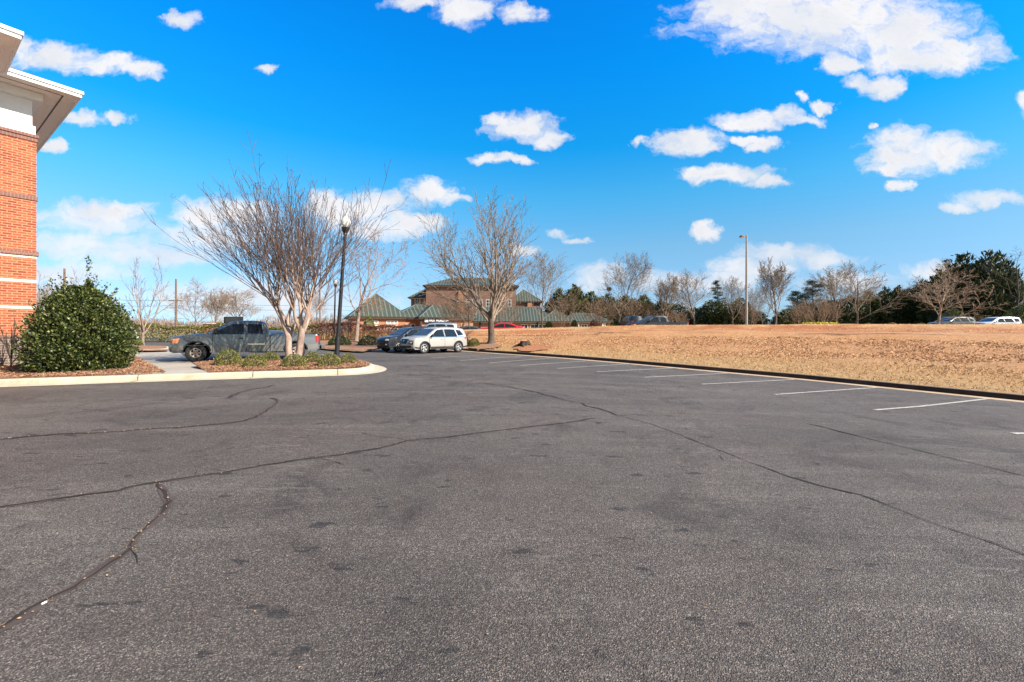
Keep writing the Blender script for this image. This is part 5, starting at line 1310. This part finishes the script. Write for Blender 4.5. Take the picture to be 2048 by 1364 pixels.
def build_shrubs():
    # the big holly at the office corner, with its one tall shoot
    b = at(162, 741, .16); R = 79 * b.y / F; H = ZA(572, b.y) - b.z
    rg = np.random.default_rng(5); sh = ZA(512, b.y) - b.z
    t = rg.uniform(0, 1, 90); ex = np.stack([.25 + rg.normal(0, .035, 90), rg.normal(0, .035, 90), H * .9 + t * (sh - H * .9)], 1)
    ed = np.stack([rg.normal(0, .8, 90), rg.normal(0, .8, 90), np.full(90, .7)], 1)
    c2, n2 = profile_cloud(1500, ([0, .3, 1], [.5, .45, .06]), rg, (.2, 1.05)); c2 = c2 * np.array([.5, .5, .8]) + np.array([.25, 0, H * .80])
    c3 = np.concatenate([rg.normal(0, 1, (160, 3)) * np.array([.11, .11, .2]) + np.array([R * a, -R * b, H * c]) for a, b, c in ((-.28, .1, .86), (-.45, .2, .76), (-.6, .1, .66), (-.12, .2, .93), (.42, .1, .82), (.5, .3, .70), (.66, .1, .60), (-.8, .1, .5), (.85, .1, .42), (.1, .5, .85))])
    ex = np.concatenate([ex, c2, c3]); ed = np.concatenate([ed, n2 + rg.normal(0, .5, n2.shape), rg.normal(size=(len(c3), 3))])
    sh_c, sh_d = [], []
    for _ in range(190):                                            # young shoots standing out of the crown
        hq = rg.uniform(.15, 1); a = rg.uniform(0, 6.283); rq = np.interp(hq, [0, .06, .2, .4, .58, .75, .88, 1], [.80, .93, 1, .98, .89, .72, .54, .2]) * R
        o_ = np.array([np.cos(a) * (1.05 - hq * .6), np.sin(a) * (1.05 - hq * .6), .25 + hq * .9]); ln = rg.uniform(.12, .42)
        for q in np.linspace(0, 1, int(5 + ln * 22)): sh_c.append(np.array([rq * np.cos(a), rq * np.sin(a), hq * H]) * np.array([.98, .98, 1]) + o_ * ln * q + rg.normal(0, .03, 3)); sh_d.append(o_ + rg.normal(0, .7, 3))
    ex = np.concatenate([ex, np.array(sh_c)]); ed = np.concatenate([ed, np.array(sh_d)])
    leafy('holly_bush', 'large glossy dark green holly bush by the brick office corner', 'bush', b.x, b.y, b.z, H, R, ([0, .06, .2, .4, .58, .75, .88, 1], [.80, .93, 1, .98, .89, .72, .54, .2]), 38000, .092, .05, M['holly'], 7, lumps=.12, depth=(.22, 1.06), extra=(ex, ed))
    # seven clipped shrubs round the myrtle, each placed by its foot
    for i, (px, foot, top, w, lb) in enumerate(((450, 732.5, 702, 61, 'clipped green shrub at the left end of the bed by pickup front tyre'), (505, 736.5, 711, 57, 'clipped green shrub in front row, left of the bare mulch gap'),
        (538, 723, 706.5, 42, 'small clipped green shrub at the back between pickup and mulch gap'), (584, 735.5, 711, 61, 'clipped green shrub directly in front of the myrtle trunks'),
        (622, 727, 705, 40, 'clipped green shrub behind, right of the myrtle trunks'), (655, 734.5, 709, 57, 'clipped green shrub just left of the black lamp post foot'), (694, 728, 708.5, 40, 'small clipped green shrub at the right tip of the bed'))):
        b = at(px, foot, .16); R = w / 2.45 * b.y / F; H = (foot - top) * b.y / F
        o = leafy('clipped_shrub', lb, 'shrub', b.x, b.y + R * .35, b.z, 1.0, 1.0, DOME, 3000, .085, .05, M['shrub'], 30 + i % 3, 'low clipped shrubs round the myrtle', mesh_key=('shrub', i % 3), depth=(.5, 1.02), lumps=.06)
        o.scale = (R, R, H * 1.13); o.rotation_euler.z = i * 1.3
    for px, d, foot, top, w, lb in ((679, 36, 692, 671.5, 46, 'dark round bush left of the thin russet leaved tree'), (738, 36, 694.5, 671, 46, 'dark round bush between russet leaved tree and dark SUV'),
                                    (272, 36, 691.5, 676, 24, 'small round bush beside the slender pale young tree')):
        x, y = XY(px, d); z = ZA(foot, d); R = w / 2 * d / F
        o = leafy('round_bush', lb, 'bush', x, y, z - .1, 1, 1, DOME, 3000, .10, .055, M['dark_shrub'] if px > 300 else M['hedge'], 50, mesh_key=('rb', px > 300), depth=(.5, 1.02), lumps=.05); o.scale = (R, R, (foot - top) * d / F + .1)
    for px, foot, top, w, lb in ((934, 694, 678, 26, 'small dark bush touching the silver SUV tail'), (948, 693, 676, 26, 'small green bush between SUV tail and the forked tree')):
        p = at_bank(px, foot); R = w / 2 * p.y / F
        o = leafy('round_bush', lb, 'bush', p.x, p.y, p.z - .1, 1, 1, DOME, 3000, .10, .055, M['dark_shrub'] if px < 940 else M['hedge'], 51, mesh_key=('rb', px < 940, 2), depth=(.5, 1.02), lumps=.05); o.scale = (R, R, (foot - top) * p.y / F + .1)
    x, y = XY(738, 52); o = leafy('round_bush', 'tall rounded green bush against the bank branch wall', 'bush', x, y, gz(x, y), 1, 1, DOME, 3000, .10, .055, M['hedge'], 50, mesh_key=('rb', 1, 1), lumps=.05); o.scale = (.75, .75, ZA(632, 52) - gz(x, y))
build_shrubs()

def hedge(name, label, a, b, h, w, n, ln, mats, seed, wave=.10, stems=False, cat='hedge'):
    """a clipped row between two ground points; foliage only near the surface"""
    A, B = Vector(a), Vector(b); L = (B - A).length; d = (B - A).normalized(); ang = math.atan2(d.y, d.x)
    g = [gz(*(A.lerp(B, i / 20))) for i in range(21)]
    o = thing(name, label, cat, (A.x, A.y, g[0]), ang)
    rg = np.random.default_rng(seed)
    u = rg.uniform(0, L, n); f = rg.uniform(0, 1, n); top = f < .45
    hh = h * (1 + wave * np.sin(u * 1.9 + 1) * .6 + wave * np.sin(u * .7) + rg.normal(0, .03, n))
    y = np.where(top, rg.uniform(-w / 2, w / 2, n), np.where(rg.random(n) < .6, -w / 2, w / 2) * rg.uniform(.75, 1.05, n))
    z = np.where(top, hh * rg.uniform(.9, 1.03, n), hh * rg.uniform(.04 if not stems else .45, 1, n))
    y = y * (1 - .25 * (z / h) ** 4) + .1 * np.sin(u * 2.7)
    z = z + np.interp(u, np.linspace(0, L, 21), np.array(g) - g[0])
    D = rg.normal(0, .6, (n, 3)) + np.array([0, -.25, .45])
    link('foliage', leaf_mesh('foliage', np.stack([u, y, z], 1), D, ln, ln * .55, rg), mats[0], o)
    if not stems: return o
    k = 1800
    u = rg.uniform(0, L, k); C = np.stack([u, rg.uniform(-w / 2, w / 2, k), h * .3 + np.interp(u, np.linspace(0, L, 21), np.array(g) - g[0])], 1)
    D = rg.normal(0, .3, (k, 3)) + np.array([0, 0, 1.])
    link('stem_tangle', leaf_mesh('stems', C, D, h * .7, .035, rg), mats[1], o)
    return o
def build_hedges():
    hedge('hedge', 'long clipped green hedge behind the pickup with yellowish top', XY(225, 43), XY(640, 44), 1.55, 1.7, 14000, .15, (M['hedge'], M['straw']), 1)
    hedge('maroon_hedge', 'maroon leaved hedge with straw stems left of the dark SUV', XY(628, 44), XY(822, 46), 1.55, 1.8, 9000, .13, (M['red_hedge'], M['straw']), 2, .12, True)
build_hedges()

b_ = at(22, 737, .16)
tw_ = bare_tree('maroon_shrub', 'small twiggy maroon shrub against the brick wall left of the holly', 'shrub', b_.x, b_.y, b_.z, 1.75, .5, dict(key='twiggy', cfg=dict(CFG_VASE, n=[4, 4, 3, 2]), seed=4, trunk_len=.9, r0=.012, stems=2, spread=.1), M['bark_dark'], M['bark_dark'], 0, None, (.25, 4, .08, M['red_hedge'], 'foliage', 3))
# ---- evergreens across the field
def evergreen_mesh(key, seed, prof, n, sprays, ln, droop, spiky=.12):
    if key in MESHES: return MESHES[key]
    rg = np.random.default_rng(seed)
    parts = [(0, 0, 1.0, .80, .42)] + [(.24 * math.cos(q), .24 * math.sin(q), rg.uniform(.66, .97), rg.uniform(.42, .55), .1) for q in rg.uniform(0, 6.283, 6)]
    C0, O = [], []
    for cx, cy, ht, ws, share in parts:
        m = int(n * share); h = rg.uniform(.02, 1, m * 3); r = np.interp(h, prof[0], prof[1]); keep = rg.random(m * 3) * max(prof[1]) < r + .05; h = h[keep][:m]; r = np.interp(h, prof[0], prof[1]) * ws
        a = rg.uniform(0, 6.283, len(h)); lump = 1 + .16 * np.sin(a * 3 + seed + h * 5) + .14 * np.sin(a * 7 + h * 17)
        rr = r * lump * rg.uniform(.45, 1.0, len(h)) ** .5
        C0.append(np.stack([cx + rr * np.cos(a), cy + rr * np.sin(a), h * ht], 1)); O.append(np.stack([np.cos(a), np.sin(a), droop + 0 * a], 1))
    C0 = np.concatenate(C0); O = np.concatenate(O); h = C0[:, 2]
    C = np.repeat(C0, sprays, 0) + rg.normal(0, 1, (len(h) * sprays, 3)) * np.array([.045, .045, .018]); D = np.repeat(O, sprays, 0) + rg.normal(0, .45, (len(h) * sprays, 3))
    me = leaf_mesh('foliage', C, D, ln, ln * .34, rg)
    MESHES[key] = me; return me
CONE = ([0, .05, .2, .5, .8, .95, 1], [.30, .44, .48, .38, .18, .05, .0])
COLUMN = ([0, .05, .3, .6, .85, 1], [.36, .46, .50, .40, .20, .0])
ROUND = ([0, .1, .3, .6, .85, 1], [.30, .44, .50, .46, .30, .05])
def evergreen(px, d, top, wpx, label, kind='cone', mat='fir', seed=0, name='cypress', group='evergreens across the field', base=None):
    x, y, z = on(px, d)
    if base is not None: z = ZA(base, d)
    H = ZA(top, d) - z; W = wpx * d / F
    o = thing(name, label, 'tree', (x, y, z - .1), seed * 1.7 + px, group); o.scale = (W, W, H + .1)
    prof, n, sp, ln, dr = dict(cone=(CONE, 1300, 8, .085, .5), column=(COLUMN, 1300, 8, .075, 1.1), round=(ROUND, 1100, 8, .075, .5))[kind]
    me = evergreen_mesh((kind, seed % 3), seed % 3 + 5, prof, n, sp, ln, dr)
    s = MB(); s.tube([(0, 0, 0), (.01, 0, .4), (0, 0, .93)], [.035, .026, .006], 7)
    key = 'evergreen_trunk'
    if key not in MESHES: MESHES[key] = s.mesh('trunk')
    link('trunk', MESHES[key], M['bark_dark'], o); link('foliage', me, M[mat], o)
    return o
def pine(px, d, top, wpx, label, bare=.4, seed=0):
    x, y, z = on(px, d); H = ZA(top, d) - z; W = wpx * d / F
    o = thing('pine_tree', label, 'tree', (x, y, z - .1), 0, 'pines across the field')
    rd = random.Random(seed); rg = np.random.default_rng(seed); s = MB(); s.tube([(0, 0, 0), (.1, 0, H * .5), (0, 0, H * .97)], [.16, .12, .03], 8); s.build('trunk', M['bark_dark'], o)
    C, D = [], []; b = MB()
    for i in range(34):
        h = bare + (1 - bare) * (i + rd.random()) / 34; a = rd.uniform(0, 6.28); r = W / 2 * (1.05 - ((h - bare) / (1 - bare)) ** 1.6 * .8) * rd.uniform(.55, 1.1)
        e = Vector((r * math.cos(a), r * math.sin(a), H * h + r * .12)); b.tube([(0, 0, H * h - r * .1), e], [.045, .012], 4)
        for t in np.linspace(.45, 1, 5):
            c = Vector((0, 0, H * h - r * .1)).lerp(e, t); k = 34
            C.append(np.array(c) + rg.normal(0, 1, (k, 3)) * np.array([.28, .28, .11]) * W / 4.5); D.append(rg.normal(0, .7, (k, 3)) + np.array([0, 0, .35]))
    b.build('branches', M['bark_dark'], o)
    link('foliage', leaf_mesh('foliage', np.concatenate(C), np.concatenate(D), .34, .055, rg), M['pine'], o)
def build_evergreens():
    rows = [(1118, 100, 577, 62, 'dark cypress leftmost in the row beyond the low roof', 'column', 'fir'), (1150, 100, 570, 64, 'dark cypress with a sharp tip, second in the row beyond the low roof', 'cone', 'fir_yellow'),
        (1182, 100, 583, 66, 'yellow tipped cypress left of the nest tree crown', 'column', 'fir_yellow'), (1216, 102, 588, 60, 'dark cypress directly behind the nest tree', 'column', 'fir'),
        (1250, 102, 590, 60, 'dark cypress just right of the nest tree', 'cone', 'fir'), (1288, 102, 590, 66, 'greenish cypress above the black SUV', 'column', 'fir_yellow'),
        (1322, 96, 600, 54, 'low dark cypress behind the navy pickup cab', 'cone', 'fir'), (1352, 92, 606, 60, 'low yellow green cypress behind the navy pickup bed', 'round', 'fir_yellow'),
        (1388, 90, 616, 74, 'low dark evergreen behind the rounded bare tree', 'round', 'fir'), (1424, 84, 600, 62, 'dark evergreen under the feathery conifer', 'round', 'fir'),
        (1452, 80, 606, 60, 'dark evergreen left of the yellowish one by light pole', 'round', 'fir'), (1481, 74, 596, 50, 'yellowish green evergreen at the foot of the tall light pole', 'round', 'fir_yellow'),
        (1512, 82, 622, 44, 'low dark evergreen right of the light pole foot', 'round', 'fir'), (1578, 78, 618, 70, 'low dark evergreen behind tall narrow bare tree', 'round', 'fir'),
        (1610, 80, 606, 56, 'dark evergreen under the flat topped pine', 'round', 'fir'), (1662, 84, 600, 60, 'dark evergreen behind the many stemmed tree', 'round', 'fir'),
        (1700, 84, 590, 64, 'dark evergreen behind the broad bare tree trunk', 'column', 'fir'), (1738, 86, 582, 60, 'dark evergreen right behind the broad bare tree', 'column', 'fir'),
        (1770, 86, 574, 46, 'thin dark cypress, leftmost of the three right of the broad tree', 'column', 'fir'), (1795, 86, 572, 44, 'thin dark cypress, middle of the three right of the broad tree', 'cone', 'fir'),
        (1818, 86, 576, 46, 'thin dark cypress, rightmost of the three right of the broad tree', 'column', 'fir'), (1846, 84, 560, 54, 'dark cypress left behind the pale spreading tree', 'column', 'fir'),
        (1880, 80, 540, 70, 'tall cypress directly behind the pale spreading tree', 'cone', 'fir'), (1925, 76, 508, 92, 'tall dark cypress, left of the two tallest', 'cone', 'fir'),
        (1980, 74, 503, 104, 'tallest dark cypress, right of the pale spreading tree', 'column', 'fir'), (2040, 78, 560, 80, 'dark cypress at the right edge behind the gnarled tree', 'column', 'fir')]
    for i, (px, d, top, w, lb, k, mt) in enumerate(rows): evergreen(px, d, top, w * 1.12, lb, k, mt, i)
    pine(1435, 88, 561, 42, 'feathery conifer with a rounded tip left of the light pole', .15, 3)
    pine(1625, 82, 560, 72, 'flat topped pine with layered boughs right of tall narrow tree', .45, 4)
    pine(1595, 86, 582, 50, 'small layered pine left of the flat topped pine', .45, 6)
    for px, d, top, w, lb, mt in ((1907, 60, 618, 46, 'cream edged shrub behind the passing dark car', 'variegated'), (2046, 60, 610, 60, 'cream flecked shrub at the right edge behind the white car', 'variegated'),
        (1842, 64, 646, 22, 'tiny pale mound shrub left of the passing dark car', 'straw'), (1785, 64, 645, 24, 'tiny pale mound shrub under the thin cypresses', 'straw'), (1737, 64, 646, 20, 'tiny pale mound shrub right of the broad bare tree trunk', 'straw'),
        (1149, 62, 640, 18, 'small dark shrub left before the low building end', 'dark_shrub'), (1187, 62, 640, 20, 'small dark shrub right before the low building end', 'red_hedge'), (1098, 62, 643, 22, 'small dark shrub beside the tree before the low roof', 'dark_shrub')):
        x, y, z = on(px, d); R = w / 2 * d / F
        o = leafy('shrub', lb, 'shrub', x, y, z - .1, 1, 1, DOME, 3000, .12, .07, M[mt], 70, 'shrubs along the far lot', mesh_key=('fs', mt), lumps=.06); o.scale = (R, R, ZA(top, d) - z + .1)
    # pansies
    x, y, z = on(1640, 45); rg = np.random.default_rng(8); n = 1500
    C = np.stack([rg.uniform(-1.6, 1.6, n), rg.uniform(-.6, .6, n), rg.uniform(.05, .40, n)], 1)
    z = ZA(652.5, 45)
    o = thing('flower_bed', 'bed of bright yellow flowers along the far crest of the field', 'flowers', (x, y, z))
    link('blooms', leaf_mesh('blooms', C, rg.normal(size=(n, 3)), .12, .09, rg), M['flower'], o); link('leaves', leaf_mesh('leaves', C * np.array([1.08, 1, .7]) + np.array([0, 0, -.2]), rg.normal(size=(n, 3)), .14, .07, rg), M['hedge'], o)
    x, y = XY(1218, 57.4); rg = np.random.default_rng(9)
    o = thing('bird_nest', 'dark round bird nest high in the nest tree left of pickup', 'nest', (x, y, ZA(578, 57.4)))
    tb = Tubes()
    for i in range(130):
        a = rg.normal(size=3); a /= np.linalg.norm(a); b = np.cross(a, rg.normal(size=3)); b /= np.linalg.norm(b); c = a * np.array([.34, .34, .24]) * rg.uniform(.6, 1); tb.add([c - b * .18, c, c + b * .18], [.014] * 3, 3)
    link('twigs', tb.mesh('twigs'), M['bark_dark'], o)
    # far off bare woods on the left, one mass
    rg = np.random.default_rng(12); n = 26000; u = rg.uniform(-330, -40, n); yy = rg.uniform(205, 260, n); hh = (6.5 + 1.8 * np.sin(u * .05) + 1.2 * np.sin(u * .21) + rg.normal(0, .6, n)); zz = rg.uniform(0, 1, n) ** .7 * hh + 1
    o = link('far_bare_woods', leaf_mesh('far_bare_woods', np.stack([u, yy, zz], 1), rg.normal(0, .35, (n, 3)) + np.array([0, 0, 1.]), 2.4, .30, rg), M['woods'])
    tag(o, 'hazy brown line of bare woods beyond the green hedge', 'woods', kind='stuff')
build_evergreens()

# ---- ground litter
def scatter(name, n, xr, yr, keep, zf, ln, wd, mat, seed, up=.25, lift=.02, tall=False):
    rg = np.random.default_rng(seed); x = rg.uniform(*xr, n); y = rg.uniform(*yr, n); k = keep(x, y, rg); x, y = x[k], y[k]; z = zf(x, y)
    D = rg.normal(0, 1, (len(x), 3)) * np.array([1, 1, up])
    if tall: D = rg.normal(0, .85, (len(x), 3)) + np.array([0, 0, 1.])
    o = link(name, leaf_mesh(name, np.stack([x, y, z + lift], 1), D, ln, wd, rg), mat); o['kind'] = 'stuff'; return o
def build_litter():
    def vis(x, y): return (np.abs(x) < y * 1.22 + 1) & (y > 2)
    def k1(x, y, rg):
        s, _, _ = kerb_dist(x, y); _, t = bank(x, y); w = sstep(.12, .30, t) * (1 - sstep(.58, .72, t)); return vis(x, y) & (s > .4) & (rg.random(len(x)) < w * (.35 + .65 * (np.sin(x * .9 + y * .4) * np.sin(y * 1.1 - x * .2) > -.25)))
    bz = lambda x, y: bank(x, y)[0]
    tag(scatter('leaf_litter', 150000, (-3, 42), (8, 36), k1, bz, .080, .048, M['litter'], 1, .14, .02), 'brown fallen leaves strewn over the middle of the bank', 'leaf litter')
    def k2(x, y, rg):
        s, _, _ = kerb_dist(x, y); _, t = bank(x, y); return vis(x, y) & (s > .2) & (rg.random(len(x)) < np.where(t < .22, 1.0, .28))
    tag(scatter('dead_grass', 120000, (-4, 42), (8, 37), k2, bz, .11, .018, M['grass'], 2, lift=.035, tall=True), 'tan winter grass covering the bank beside the dark kerb', 'grass')
    from mathutils.geometry import intersect_point_line
    def inpoly(poly, x, y):
        c = np.zeros(len(x), bool); P = [(p[0], p[1]) for p in poly]
        for (ax, ay), (bx, by) in zip(P, P[1:] + P[:1]): c ^= ((ay > y) != (by > y)) & (x < (bx - ax) * (y - ay) / (by - ay + 1e-12) + ax)
        return c
    for nm, poly, n, sd in (('mulch_chips', BED_LEFT, 60000, 5), ('mulch_chips', BED_MYRTLE, 26000, 6)):
        xs = [p[0] for p in poly if p[0] > -22]; ys = [p[1] for p in poly]
        o = scatter(nm, n, (max(min(xs), -20), max(xs)), (min(ys), max(ys)), lambda x, y, rg: inpoly(poly, x, y) & vis(x, y), lambda x, y: lot(x, y) + .19, .10, .028, M['chips'], sd, .3, .025)
        tag(o, 'brown bark mulch and fallen leaves ' + ('under the holly bush' if sd == 5 else 'under the clipped shrubs'), 'mulch')
    # grit and a few leaves in the cracks of the lot
    rg = np.random.default_rng(17); C = []
    for ci, per in ((0, 90), (3, 70), (2, 40)):
        pts = densify([at(*p).to_2d() for p in CR[ci][0]], .1)
        for _ in range(per): p = pts[rg.integers(len(pts))]; C.append((p.x + rg.normal(0, .02), p.y + rg.normal(0, .02), float(lot(p.x, p.y)) + .015))
    for _ in range(60): 
        px, py = rg.uniform(0, 2048), rg.uniform(760, 1340); p = at(px, py)
        if kerb_dist([p.x], [p.y])[0][0] < -.5: C.append((p.x, p.y, p.z + .012))
    D = rg.normal(0, 1, (len(C), 3)) * np.array([1, 1, .15])
    tag(link('leaf_grit', leaf_mesh('leaf_grit', C, D, .018, .010, rg), M['straw']), 'tiny dry leaf bits lying in the asphalt cracks', 'leaf bits', kind='stuff')
    p = at(83, 1212); q = at(93, 1207); m = MB(); m.tube([p + Vector((0, 0, .012)), q + Vector((0, 0, .012))], .006, 8); 
    tag(m.build('cigarette_stub', M['white'], None, 40), 'tiny white stub lying in the crack at lower left', 'litter')
    p = at_bank(1050, 692); r = thing('tree_stump', 'low dark tree stump in a scar of red clay on the bank', 'stump', (p.x, p.y, p.z))
    m = MB(); m.lathe([(.50, -.1), (.38, .06), (.33, .22), (.31, .31), (.27, .34), (0, .33)], 18); o = m.build('trunk_base', M['stump'], r, 50)
    for v in o.data.vertices: v.co.xy *= 1 + .14 * math.sin(5 * math.atan2(v.co.y, v.co.x)) + .06 * math.sin(11 * math.atan2(v.co.y, v.co.x))
    m = MB()
    for a in (.3, 1.7, 3.1, 4.4, 5.4): m.tube([(.28 * math.cos(a), .28 * math.sin(a), .12), (.55 * math.cos(a), .55 * math.sin(a), .05), (.85 * math.cos(a + .2), .85 * math.sin(a + .2), -.06)], [.09, .06, .03], 6)
    m.build('roots', M['stump'], r, 50)
build_litter()

# ================================================================== STREET FURNITURE
def lamp_post(label, px, d, topx, topy, basez=None, group=None):
    x, y = XY(px, d); z = gz(x, y) + .12 if basez is None else basez
    tx, _ = XY(topx, d); H = ZA(topy, d) - z; r = thing('lamp_post', label, 'lamp post', (x, y, z), 0, group); r.rotation_euler = (0, math.atan2(tx - x, H), 0)
    m = MB(); m.lathe([(.17, -.15), (.17, .10), (.12, .16), (.105, .5), (.10, .9), (.085, 1.0)], 20); m.build('base', M['pole_black'], r, 35)
    m = MB(); m.lathe([(.088, .95), (.080, H * .5), (.062, H - .82)], 18); m.build('pole', M['pole_black'], r, 35)
    m = MB(); m.lathe([(.062, H - .84), (.09, H - .80), (.075, H - .74), (.13, H - .66), (.155, H - .52), (.165, H - .50), (.165, H - .46), (0, H - .46)], 20)
    for k in range(6): a = k * math.pi / 3; m.tube([(.15 * math.cos(a), .15 * math.sin(a), H - .66), (.175 * math.cos(a), .175 * math.sin(a), H - .48)], .012, 5)
    m.build('fitter', M['pole_black'], r, 35)
    g = MB(); g.lathe([(.14, H - .46), (.20, H - .40), (.225, H - .28), (.215, H - .17), (.16, H - .06), (.09, H + .01), (.0, H + .03)], 22); g.build('globe', M['globe'], r, 60)
    i = MB(); i.lathe([(.05, H - .46), (.05, H - .30), (.04, H - .22), (0, H - .2)], 10); i.build('bulb', M['white'], r, 40)
    c = MB(); c.lathe([(.095, H + .005), (.07, H + .05), (.03, H + .07), (.035, H + .11), (.012, H + .16), (0, H + .19)], 14); c.build('finial', M['globe'], r, 40)
def build_poles():
    b = at(673, 717, .16)
    lamp_post('tall black lamp post with acorn globe leaning slightly beside the myrtle', 673, b.y, 692.5, 434, b.z)
    x, y = XY(668, 46); lamp_post('slim far black lamp post seen just left of the leaning one', 668, 46, 671, 560, gz(x, y))
    d = 44; x, y = XY(1493, d); z = gz(x, y); H = ZA(471, d) - z
    r = thing('street_light', 'tall slim grey light pole with one cobra head on the far crest', 'street light', (x, y, z))
    m = MB(); m.lathe([(.125, -.2), (.115, H * .3), (.095, H * .7), (.070, H)], 18); m.lathe([(.07, H), (.03, H + .05), (0, H + .06)], 18); m.build('pole', M['pole_grey'], r, 40)
    m = MB(); m.tube([(-.05, 0, H - .22), (-.16, 0, H - .16), (-.30, 0, H - .08)], .03, 8); m.build('arm', M['pole_grey'], r, 40)
    m = MB(); m.lathe([(0, H + .03), (.12, H + .02), (.21, H - .06), (.24, H - .16), (.22, H - .18), (0, H - .18)], 18, c=(-.48, 0, 0)); m.build('lamp_head', M['rust'], r, 40)
    m = MB(); m.lathe([(.19, H - .182), (.16, H - .24), (.08, H - .28), (0, H - .29)], 18, c=(-.48, 0, 0)); m.build('lens', M['lamp_clear'], r, 40)
    P = []
    for i, (px, d, top, lb) in enumerate(((352, 70, 558, 'brown utility pole left of the whitish bare tree'), (129, 62, 537, 'tall utility pole rising behind the holly bush'), (92, 66, 588, 'short dark pole beside the brick office wall'), (640, 95, 575, 'distant utility pole behind the myrtle crown'))):
        x, y = XY(px, d); z = gz(x, y); H = ZA(top, d) - z
        r = thing('utility_pole', lb, 'utility pole', (x, y, z), 0, 'utility poles along the road'); m = MB(); m.lathe([(.17, -.3), (.15, H * .5), (.11, H), (0, H + .01)], 10); m.build('pole', M['wood_pole'], r, 40)
        m = MB(); m.box(-1.1, 1.1, -.16, -.05, H * .62, H * .62 + .12); 
        if px != 92: m.build('crossarm', M['wood_pole'], r)
        P.append((x, y, z, H))
    order = [P[1], P[0], P[3]]
    for k, (fr, lb) in enumerate(((.64, 'upper overhead cable strung between the utility poles'), (.55, 'middle overhead cable strung between the utility poles'), (.22, 'lowest overhead cable strung between the utility poles'))):
        m = MB()
        ends = [(-120, 68, 7 * fr + 3)] + [(a, b - .2, c + h * fr) for a, b, c, h in order] + [(10, 140, 7 * fr + 3)]
        for a, b in zip(ends, ends[1:]):
            a, b = Vector(a), Vector(b); pts = [a.lerp(b, t) - Vector((0, 0, .5 * 4 * t * (1 - t))) for t in np.linspace(0, 1, 10)]; m.tube(pts, .022, 4, caps=False)
        tag(m.build('overhead_cable', M['wire']), lb, 'cable', 'overhead cables')
    # black sign box seen over the cab
    x, y = XY(467, 40); z = gz(x, y); r = thing('sign_box', 'black box sign on posts showing above the pickup cab roof', 'sign', (x, y, z), math.radians(-14))
    h0, h1 = ZA(647, 40) - z, ZA(633.5, 40) - z
    m = MB(); m.box(-.85, .85, -.25, .25, h0, h1); o = m.build('cabinet', M['sign_black'], r); bv = o.modifiers.new('bevel', 'BEVEL'); bv.width = .03
    m = MB(); m.box(-.62, .78, -.275, -.252, h0 + .06, h1 - .06); m.build('sign_face', M['p_grey'], r)
    for s in (-.6, .6): m = MB(); m.lathe([(.06, -.2), (.06, h0)], 10, c=(s, 0, 0)); m.build('post', M['pole_black'], r, 40)
    x, y = XY(419, 52); z = gz(x, y); r = thing('brick_pier', 'low red brick gate pier behind the pickup windscreen', 'pier', (x, y, z))
    m = MB(); m.box(-.5, .5, -.35, .35, -.2, ZA(648, 52) - z); m.build('shaft', M['brick'], r); m = MB(); m.box(-.56, .56, -.41, .41, ZA(648, 52) - z, ZA(646, 52) - z); m.build('cap', M['stone'], r)
build_poles()
